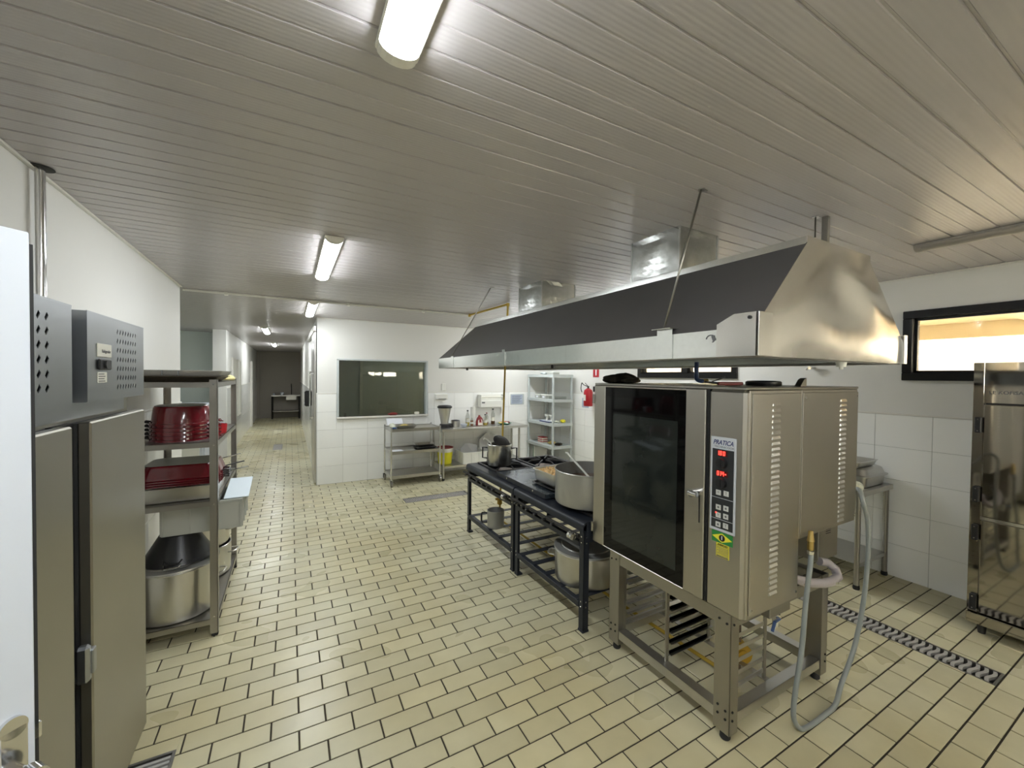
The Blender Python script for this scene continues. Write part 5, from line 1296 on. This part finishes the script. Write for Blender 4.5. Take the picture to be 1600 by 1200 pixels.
b = MB(); b.sheet([(2.868, 6.455, TT+.01), (2.955, 6.455, TT+.01), (2.950, 6.466, TT+.09), (2.92, 6.475, TT+.125), (2.875, 6.466, TT+.09)], .002); b.build('label', M['offwhite'], t)
b = MB(); b.box(2.885, 2.94, 6.450, 6.4535, TT+.045, TT+.062); b.build('label_stripe', M['pink'], t)
t = thing('green_plate', 'green oval dish with salmon coloured and white food at the right of the far table', 'dish', (3.38, 6.5, TT)); b = MB(); b.lathe([(0, 0), (.07, 0), (.075, .004), (.115, .022), (.113, .024), (.072, .008), (0, .006)], (3.40, 6.48, TT), 30, True, 1.2, .9); b.build('dish', M['green'], t)
for i, (dx, dy, m_, rz_) in enumerate(((-.05, .02, 'orange', .03), (.03, .03, 'orange', .035), (.02, -.04, 'whitepl', .022), (-.03, -.03, 'green', .025), (.07, 0, 'reddark', .03), (-.085, .0, 'foody', .03))):
    o = blob('food_piece', (3.40+dx, 6.48+dy, TT+.0065), .035, .03, rz_*.8, M[m_], 20+i, .3, 14, 8); o.parent = t; o.location = Vector(o.location)-Vector(t.location)
# under the table
t = thing('bucket', 'yellow plastic bucket with dark red lid rim under the far table', 'bucket', (2.29, 6.52, .2265)); b = MB(); b.lathe([(0, 0), (.105, 0), (.110, .006), (.128, .20), (.125, .20), (.106, .008), (0, .004)], (2.285, 6.50, .2265), 36); b.build('body', M['yellow'], t)
b = MB(); b.lathe([(.1285, .20), (.135, .265), (.131, .268), (.125, .20)], (2.285, 6.50, .2265), 36); b.build('band', M['offwhite'], t)
b = MB(); b.lathe([(.134, .264), (.140, .268), (.140, .278), (.125, .280), (.120, .262), (0, .258)], (2.285, 6.50, .2265), 36); b.build('lid_rim', M['reddark'], t)
t = crate('plastic_crate', 'white ribbed plastic crate on the lower shelf of the far table', 2.52, 2.96, 6.26, 6.66, .2265, .420, 'whitepl')
b = MB(); b.sheet([(2.55, 6.46, .26), (2.90, 6.56, .26), (2.93, 6.63, .47), (2.70, 6.62, .53), (2.58, 6.53, .45)], .003); tag(b.build('metal_tray', M['trayal']), 'grey metal tray leaning out of the white crate', 'tray')
b = MB(); b.sheet([(3.02, 6.70, .228), (3.42, 6.70, .228), (3.36, 6.76, .62), (3.18, 6.76, .66), (3.02, 6.75, .54)], .004); tag(b.build('metal_tray', M['trayal']), 'larger grey metal tray leaning behind the white crate', 'tray')
t = thing('plastic_box', 'black box with white edge right of the white crate under the far table', 'box', (3.2, 6.45, .2265)); b = MB(); b.box(3.02, 3.42, 6.3, 6.6, .2265, .34, .006); b.build('box', M['black'], t); b = MB(); b.beam((3.02, 6.297, .235), (3.40, 6.297, .40), .006, .012); b.build('edge', M['white'], t)
# wall fixtures on the far wall
t = thing('insect_trap', 'white wall-mounted insect trap lamp housing above the far table', 'trap', (3.27, 6.79, 1.13)); b = MB()
b.box(3.03, 3.53, 6.70, 6.853, 1.13, 1.25, .004); b.box(3.03, 3.045, 6.70, 6.853, 1.25, 1.36, .003); b.box(3.515, 3.53, 6.70, 6.853, 1.25, 1.36, .003); b.box(3.045, 3.515, 6.84, 6.853, 1.25, 1.36, .002); b.build('housing', M['whitepl'], t)
b = MB(); b.cyl((3.06, 6.76, 1.315), (3.50, 6.76, 1.315), .016); b.build('tube', M['offwhite'], t)
b = MB(); b.box(3.05, 3.11, 6.6975, 6.701, 1.205, 1.228); b.build('label', M['ink'], t)
t = thing('wall_notice', 'blue printed notice with frame on the far wall beside the insect trap', 'notice', (3.86, 6.85, 1.16)); b = MB(); b.box(3.72, 4.02, 6.851, 6.8555, 1.155, 1.36, .001); b.build('frame', M['greypl'], t)
b = MB(); b.box(3.735, 3.985, 6.8495, 6.851, 1.17, 1.345); b.build('sheet', M['bluepaper'], t)
b = MB()
for k in range(9): b.box(3.755, 3.965-.02*(k % 3), 6.8485, 6.8497, 1.325-k*.017, 1.329-k*.017)
b.build('print', M['ink'], t, kind='stuff')
t = thing('paper_towel_holder', 'small white dispenser box on the far wall right of the serving window', 'dispenser', (2.32, 6.83, 1.28)); b = MB(); b.box(2.22, 2.43, 6.78, 6.853, 1.285, 1.375, .006); b.build('box', M['whitepl'], t); b = MB(); b.box(2.26, 2.40, 6.777, 6.781, 1.29, 1.30); b.build('slot', M['ink'], t)
b = MB(); b.box(2.34, 2.42, 6.845, 6.864, 1.44, 1.56, .004); tag(b.build('switch_plate', M['whitepl']), 'white switch plate on the wall above the small dispenser box', 'switch')
b = MB(); b.box(3.50, 3.56, 6.838, 6.853, 1.0, 1.09, .003); tag(b.build('wall_socket', M['whitepl']), 'white wall socket under the insect trap', 'socket')

# ================================================================ CORNER SHELF
t = thing('plastic_shelf', 'pale grey plastic five-tier shelf standing in the far right corner', 'shelf', (4.3, 6.4, 0))
QX0, QX1, QY0, QY1 = 4.085, 4.53, 5.95, 6.83
for z in (.05, .445, .855, 1.285, 1.735):
    b = MB(); b.box(QX0, QX1, QY0, QY1, z, z+.006, .001)
    for (a, bb, c, d) in ((QX0, QX1, QY0, QY0+.02), (QX0, QX1, QY1-.02, QY1), (QX0, QX0+.02, QY0+.02, QY1-.02), (QX1-.02, QX1, QY0+.02, QY1-.02)): b.box(a, bb, c, d, z-.045, z+.004, .003)
    b.build('tier', M['greypl'], t)
for (x, y) in ((QX0+.022, QY0+.022), (QX0+.022, QY1-.022), (QX1-.022, QY0+.022), (QX1-.022, QY1-.022)):
    b = MB(); b.cyl((x, y, 0), (x, y, 1.735), .021, n=18); b.build('post', M['greypl'], t)
ZQ = [z+.0065 for z in (.05, .445, .855, 1.285, 1.735)]
def box_thing(name, label, cat, x0, x1, y0, y1, z0, z1, m_, m2=None, bev=.004, group=None):
    t = thing(name, label, cat, ((x0+x1)/2, (y0+y1)/2, z0), group); b = MB(); b.box(x0, x1, y0, y1, z0, z1-(z1-z0)*.22 if m2 else z1, bev); b.build('body', M[m_], t)
    if m2: b = MB(); b.box(x0-.003, x1+.003, y0-.003, y1+.003, z1-(z1-z0)*.22, z1, bev); b.build('lid', M[m2], t)
    return t
for i, y in enumerate((6.56, 6.34)):
    t = box_thing('storage_tub', ('small clear tub with white label on the second tier, left of two', 'small clear tub with white label on the second tier, right of two')[i], 'tub', 4.14, 4.32, y-.08, y+.08, ZQ[3], ZQ[3]+.075, 'crate', 'whitepl')
    b = MB(); b.box(4.137, 4.1395, y-.035, y+.035, ZQ[3]+.015, ZQ[3]+.05); b.build('label', M['paper'], t)
b = MB(); b.box(4.16, 4.44, 6.02, 6.2, ZQ[3], ZQ[3]+.05, .01); tag(b.build('clear_tray', M['jar']), 'shallow clear tray at the near end of the second tier', 'tray')
for i, y in enumerate((6.33, 6.18)):
    b = MB(); b.lathe([(0, 0), (.028, 0), (.02, .02), (.022, .05), (.052, .085), (.05, .10), (.02, .112), (0, .113)], (4.22, y, ZQ[2]+.034), 20); tag(b.build('ceramic_cup', M['whitepl']), ('white upturned cup on the stack of saucers, left of two', 'white upturned cup on the stack of saucers, right of two')[i], 'cup')
b = MB(); b.box(4.13, 4.33, 6.10, 6.42, ZQ[2]+.018, ZQ[2]+.0335, .003); tag(b.build('white_tray', M['white']), 'small white tray carrying the two upturned cups', 'tray')
b = MB(); b.box(4.12, 4.34, 6.12, 6.44, ZQ[2], ZQ[2]+.0175, .003); tag(b.build('blue_folder', M['navy']), 'dark blue folder under the white cup tray', 'folder')
tag(blob('rubber_glove', (4.36, 6.02, ZQ[2]), .05, .05, .04, M['yellow'], 31, .3), 'bright yellow glove at the near end of the third tier', 'glove')
tag(blob('plastic_bag', (4.26, 6.06, ZQ[2]), .05, .05, .03, M['bag'], 32, .3), 'crumpled white plastic bag beside the yellow glove', 'bag')
for i in range(3):
    t = thing('food_tin', 'red and white box, %s of three stacked on the fourth tier' % ('lowest', 'middle', 'topmost')[i], 'box', (4.22, 6.44, ZQ[1]+i*.038)); b = MB(); b.box(4.14, 4.26, 6.36, 6.52, ZQ[1]+i*.038, ZQ[1]+i*.038+.024, .002); b.build('body', M['offwhite'], t)
    b = MB(); b.box(4.139, 4.261, 6.359, 6.521, ZQ[1]+i*.038+.0242, ZQ[1]+i*.038+.0375, .002); b.build('lid', M['redpl'], t); t['group'] = 'red and white boxes on the corner shelf'
tag(blob('onion_bag', (4.25, 6.22, ZQ[1]), .07, .07, .035, M['foody'], 33, .3), 'dull yellow bag next to the red and white boxes', 'bag')
tag(blob('dark_bag', (4.28, 6.04, ZQ[1]), .07, .05, .03, M['cloth'], 34, .3), 'dark crumpled bag at the near corner of the fourth tier', 'bag')
b = MB(); b.obox(Vector((4.30, 6.60, ZQ[0]+.165)), Vector((.14, 0, 0)), Vector((0, .012, .004)), Vector((0, -.035, .16)), .002); 
t = thing('file_binder', 'pale green and white binders leaning on the bottom tier of the corner shelf', 'binder', (4.3, 6.6, ZQ[0])); b = MB(); b.box(4.13, 4.40, 6.60, 6.66, ZQ[0], ZQ[0]+.30, .003); b.build('cover', M['whitepl'], t); b = MB(); b.box(4.128, 4.132, 6.645, 6.66, ZQ[0], ZQ[0]+.30); b.build('spine', M['green'], t)
t = box_thing('carton', 'small grey carton on top of the corner shelf', 'box', 4.2, 4.34, 6.12, 6.3, ZQ[4], ZQ[4]+.05, 'crate', 'whitepl')
tag(blob('cloth_pile', (4.2, 6.42, ZQ[4]), .05, .09, .03, M['greypl'], 35, .3), 'small grey cloth on the far end of the corner shelf top', 'cloth')

# ================================================================ RIGHT WALL FIXTURES
t = thing('fire_extinguisher', 'red fire extinguisher hanging on the right wall beside the corner shelf', 'extinguisher', (4.47, 5.45, 1.2)); cx, cy = 4.468, 5.45
b = MB(); b.lathe([(0, 0), (.070, 0), (.076, .008), (.076, .235), (.066, .275), (.030, .30), (.022, .305), (0, .305)], (cx, cy, 1.205), 32); b.build('cylinder', M['redpl'], t)
b = MB(); b.cyl((cx, cy, 1.508), (cx, cy, 1.55), .017); b.beam((cx-.01, cy, 1.55), (cx-.03, cy+.05, 1.60), .014, .008); b.beam((cx, cy, 1.545), (cx-.02, cy+.06, 1.56), .012, .006); b.build('valve', M['black'], t)
b = MB(); b.tube(smooth([(cx-.01, cy, 1.54), (cx-.06, cy+.05, 1.57), (cx-.10, cy+.05, 1.60), (cx-.10, cy+.07, 1.50), (cx-.085, cy+.06, 1.44)]), .007, 8); b.build('hose', M['rubber'], t)
b = MB(); b.lathe([(.0765, .09), (.0765, .21)], (cx, cy, 1.205), 32); 
b = MB(); b.sheet([(cx-.0775, cy+.03, 1.30), (cx-.0775, cy-.03, 1.30), (cx-.0775, cy-.03, 1.40), (cx-.0775, cy+.03, 1.40)], .001); b.build('label', M['offwhite'], t)
b = MB(); b.box(XR-.012, XR-.002, cy-.02, cy+.02, 1.45, 1.54, .002); b.build('bracket', M['rubber'], t)
t = thing('fire_sign', 'small red and white sign above the fire extinguisher', 'sign', (4.56, 5.40, 1.73)); b = MB(); b.box(XR-.006, XR-.001, 5.33, 5.48, 1.70, 1.86, .001); b.build('board', M['redpl'], t); b = MB(); b.box(XR-.0075, XR-.006, 5.39, 5.415, 1.73, 1.83); b.build('mark', M['paper'], t)
b = MB(); b.box(XR-.014, XR-.0095, 5.58, 5.76, 1.16, 1.33, .001); tag(b.build('wall_notice', M['bluepaper']), 'pale notice sheet on the tiles left of the fire extinguisher', 'notice')
t = thing('wall_tap', 'small chrome tap on the right wall under the hood end', 'tap', (4.5, 2.11, 1.8)); b = MB(); b.cyl((XR-.001, 2.11, 1.815), (XR-.09, 2.11, 1.815), .016); b.cyl((XR-.075, 2.11, 1.815), (XR-.08, 2.145, 1.80), .012); b.lathe([(0, 0), (.03, 0), (.03, .006), (0, .006)], (XR-.08, 2.11, 1.835), 14); b.build('body', M['chrome'], t)
b = MB(); b.beam((XR-.10, 2.15, 1.842), (XR-.06, 2.07, 1.842), .008, .006); b.build('lever', M['black'], t)

# right side table with pans
t = thing('side_table', 'small stainless steel table with lower shelf against the right tiled wall', 'table', (4.27, 1.9, 0))
GX0, GX1, GY0, GY1, GZ = 4.005, 4.585, 1.478, 2.75, .80
b = MB(); b.box(GX0, GX1, GY0, GY1, GZ-.003, GZ, .001); b.box(GX0, GX1, GY0, GY0+.003, GZ-.04, GZ-.003); b.box(GX0, GX0+.003, GY0+.003, GY1, GZ-.04, GZ-.003); b.build('top', M['steelh'], t)
b = MB(); b.box(GX0+.03, GX1-.03, GY0+.03, GY1-.03, .20, .203); b.box(GX0+.03, GX1-.03, GY0+.03, GY0+.033, .17, .20); b.build('lower_shelf', M['steelh'], t)
for (x, y) in ((GX0+.03, GY0+.035), (GX1-.03, GY0+.035), (GX0+.03, GY1-.035), (GX1-.03, GY1-.035)):
    b = MB(); b.cyl((x, y, .03), (x, y, GZ-.004), .019, n=18); p = b.build('leg', M['steelframe'], t); b = MB(); b.lathe([(0, 0), (.021, 0), (.024, .01), (.021, .035), (0, .035)], (x, y, 0), 16); b.build('foot', M['rubber'], p)
GT = GZ+.0005
t = thing('chafing_pan', 'large rectangular steel pan with domed lid on the side table', 'pan', (4.3, 1.8, GT))
b = MB(); b.rrect_pan(4.35, 1.80, GT, GT+.09, .185, .28, .195, .29, .04, .002, .014); b.build('pan', M['steelh'], t)
b = MB()
def rr(cx, cy, hx, hy, z, r, n=6):
    out = []
    for (sx, sy, a0) in ((1, 1, 0), (-1, 1, 90), (-1, -1, 180), (1, -1, 270)):
        for i in range(n+1):
            a = math.radians(a0+90*i/n); out.append((cx+sx*(hx-r)+r*math.cos(a), cy+sy*(hy-r)+r*math.sin(a), z))
    return out
R = [rr(4.35, 1.80, .212, .308, GT+.0905, .05), rr(4.35, 1.80, .212, .308, GT+.098, .05), rr(4.35, 1.80, .195, .29, GT+.105, .05), rr(4.35, 1.80, .180, .275, GT+.150, .05), rr(4.35, 1.80, .160, .255, GT+.160, .05)]
m = len(R[0])
for a, c in zip(R, R[1:]): b.add(a+c, [(i, (i+1) % m, m+(i+1) % m, m+i) for i in range(m)], True)
b.add(R[0], [tuple(range(m))]); b.add(R[-1], [tuple(range(m))]); lid = b.build('lid', M['steelh'], t)
b = MB(); b.beam((4.55, 1.60, GT+.098), (4.585, 1.58, GT+.105), .05, .006, .002); b.build('handle', M['steelframe'], lid)
b = MB(); b.rrect_pan(4.29, 1.80, GT+.1615, GT+.215, .16, .24, .17, .255, .02, .002, .008); tag(b.build('steel_tray', M['alu']), 'shallow steel tray on top of the domed lid on the side table', 'tray')
tag(blob('bread_bag', (4.045, 1.555, GT), .05, .06, .045, M['bag'], 41, .35), 'crumpled clear plastic bag on the near corner of the side table', 'bag')
b = MB(); b.rrect_pan(4.25, 2.48, GT, GT+.15, .15, .2, .16, .21, .03, .002, .01); tag(b.build('deep_pan', M['alu']), 'deep steel pan at the hidden end of the side table', 'pan')

# ================================================================ RIGHT FRIDGE (polished)
t = thing('polished_fridge', 'tall mirror polished steel fridge with black hinges at the right edge of the photo', 'fridge', (4.3, .3, 0))
KX, KY1, KY0 = 4.04, .905, -.33
b = MB(); b.box(KX+.03, XR-.015, KY0, KY1, .075, 1.823, .004); b.build('cabinet', M['mirror'], t)
b = MB(); b.box(KX, KX+.03, KY1-.05, KY1-.0, .15, 1.823, .002); b.box(KX, KX+.03, KY0, KY1-.051, 1.555, 1.823, .002); b.build('front_frame', M['mirror'], t)
b = MB(); b.box(KX-.012, KX+.03, KY0, KY1, .075, .145, .003); b.build('base_panel', M['mirror'], t)
for (z0, z1) in ((.155, .778), (.800, 1.545)):
    for (a, c) in ((.29, KY1-.053), (KY0+.02, .284)):
        b = MB(); b.box(KX-.010, KX+.029, a, c, z0, z1, .004); b.build('door', M['mirror'], t)
b = MB(); b.box(KX-.004, KX+.02, KY0, KY1-.05, .779, .799); b.build('door_strip', M['chrome'], t)
b = MB(); b.box(KX-.004, KX+.028, KY0+.01, KY1-.06, 1.5455, 1.5545); b.build('shadow_gap', M['rubber'], t)
for z in (1.408, .945, .690, .22):
    b = MB(); b.box(KX-.026, KX-.001, KY1-.046, KY1-.015, z-.052, z+.052, .004); h_ = b.build('hinge', M['black'], t)
    b = MB(); b.cyl((KX-.026, KY1-.03, z+.038), (KX-.028, KY1-.03, z+.038), .004, n=8); b.cyl((KX-.026, KY1-.03, z-.038), (KX-.028, KY1-.03, z-.038), .004, n=8); b.build('screws', M['chrome'], h_)
for (x, y) in ((KX+.06, KY1-.06), (XR-.1, KY1-.06), (KX+.06, KY0+.06), (XR-.1, KY0+.06)):
    b = MB(); b.cyl((x, y, 0), (x, y, .075), .018, .026); b.build('foot', M['black'], t)
text('maker_name', 'LE KOFISA', .030, face_negx(KX-.0012, .762, 1.625), M['ink'], t, bold=.0004, sx=1.05, ext=.0006)

# ================================================================ CORRIDOR
t = thing('sink_table', 'steel sink table with tap at the dark end of the corridor', 'sink', (.0, 17.9, 0))
b = MB()
for (a, bb, c, d) in slab_strips(-.62, .34, 17.55, 18.15, [(-.12, .20, 17.66, 18.0)]): b.box(a, bb, c, d, .86, .90, .002)
b.build('top', M['steelh'], t)
b = MB(); b.box(-.13, .21, 17.65, 17.655, .72, .86); b.box(-.13, .21, 18.0, 18.005, .72, .86); b.box(-.13, -.125, 17.655, 18.0, .72, .86); b.box(.205, .21, 17.655, 18.0, .72, .86); b.box(-.13, .21, 17.65, 18.005, .715, .72); b.build('basin', M['steelh'], t)
for (x, y) in ((-.59, 17.6), (.31, 17.6), (-.59, 18.1), (.31, 18.1)):
    b = MB(); b.cyl((x, y, 0), (x, y, .86), .025, n=14); b.build('leg', M['dark'], t)
b = MB(); b.box(-.58, .30, 17.6, 18.1, .27, .30, .003); b.build('lower_shelf', M['steelframe'], t)
b = MB(); b.cyl((.05, 18.08, .90), (.05, 18.08, 1.20), .014); b.tube(smooth([(.05, 18.08, 1.20), (.045, 18.03, 1.30), (.04, 17.93, 1.32), (.04, 17.86, 1.26), (.04, 17.85, 1.20)]), .012, 10); b.build('tap', M['dark'], t)
b = MB(); b.lathe([(0, 0), (.05, 0), (.06, .01), (.065, .10), (0, .10)], (-.27, 17.8, .9005), 18); tag(b.build('white_jar', M['white']), 'white container on the sink table at the corridor end', 'jar')
b = MB(); b.lathe([(0, 0), (.03, 0), (.03, .07), (0, .07)], (-.54, 17.75, .9005), 14); tag(b.build('white_cup', M['white']), 'tiny white cup on the left end of the sink table', 'cup')
b = MB(); b.box(.24, .348, 7.62, 7.80, 1.09, 1.33, .012); b.box(.25, .348, 7.63, 7.79, 1.05, 1.09, .005)
t = thing('hand_dryer', 'black wall box just inside the corridor beside the steel sliding door', 'dispenser', (.3, 8.4, 1.1)); b = MB(); b.box(.23, .348, 8.2, 8.42, 1.12, 1.40, .02); b.build('box', M['black'], t); b = MB(); b.box(.225, .24, 8.22, 8.40, 1.165, 1.185, .002); b.build('slot', M['white'], t)
# white chest/cabinet seen through the rack
t = thing('white_cabinet', 'white low cabinet with moulded door panels seen behind the left rack', 'cabinet', (-1.75, 9.5, 0))
b = MB(); b.box(-2.25, -1.38, 9.30, 9.8, .06, 1.10, .01); b.build('body', M['white'], t)
for (a, c) in ((-2.23, -1.83), (-1.81, -1.41)):
    b = MB(); b.box(a, c, 9.27, 9.299, .08, 1.04, .01); d_ = b.build('door', M['white'], t)
    b = MB(); b.box(a+.05, c-.05, 9.255, 9.27, .14, .98, .012); b.build('panel', M['whitepl'], d_)
b = MB(); b.box(-2.27, -1.36, 9.25, 9.82, 1.10, 1.13, .008); b.build('worktop', M['white'], t)
b = MB()
for x in (-2.2, -1.43): b.box(x-.03, x+.03, 9.33, 9.39, 0, .06)
b.build('feet', M['black'], t)
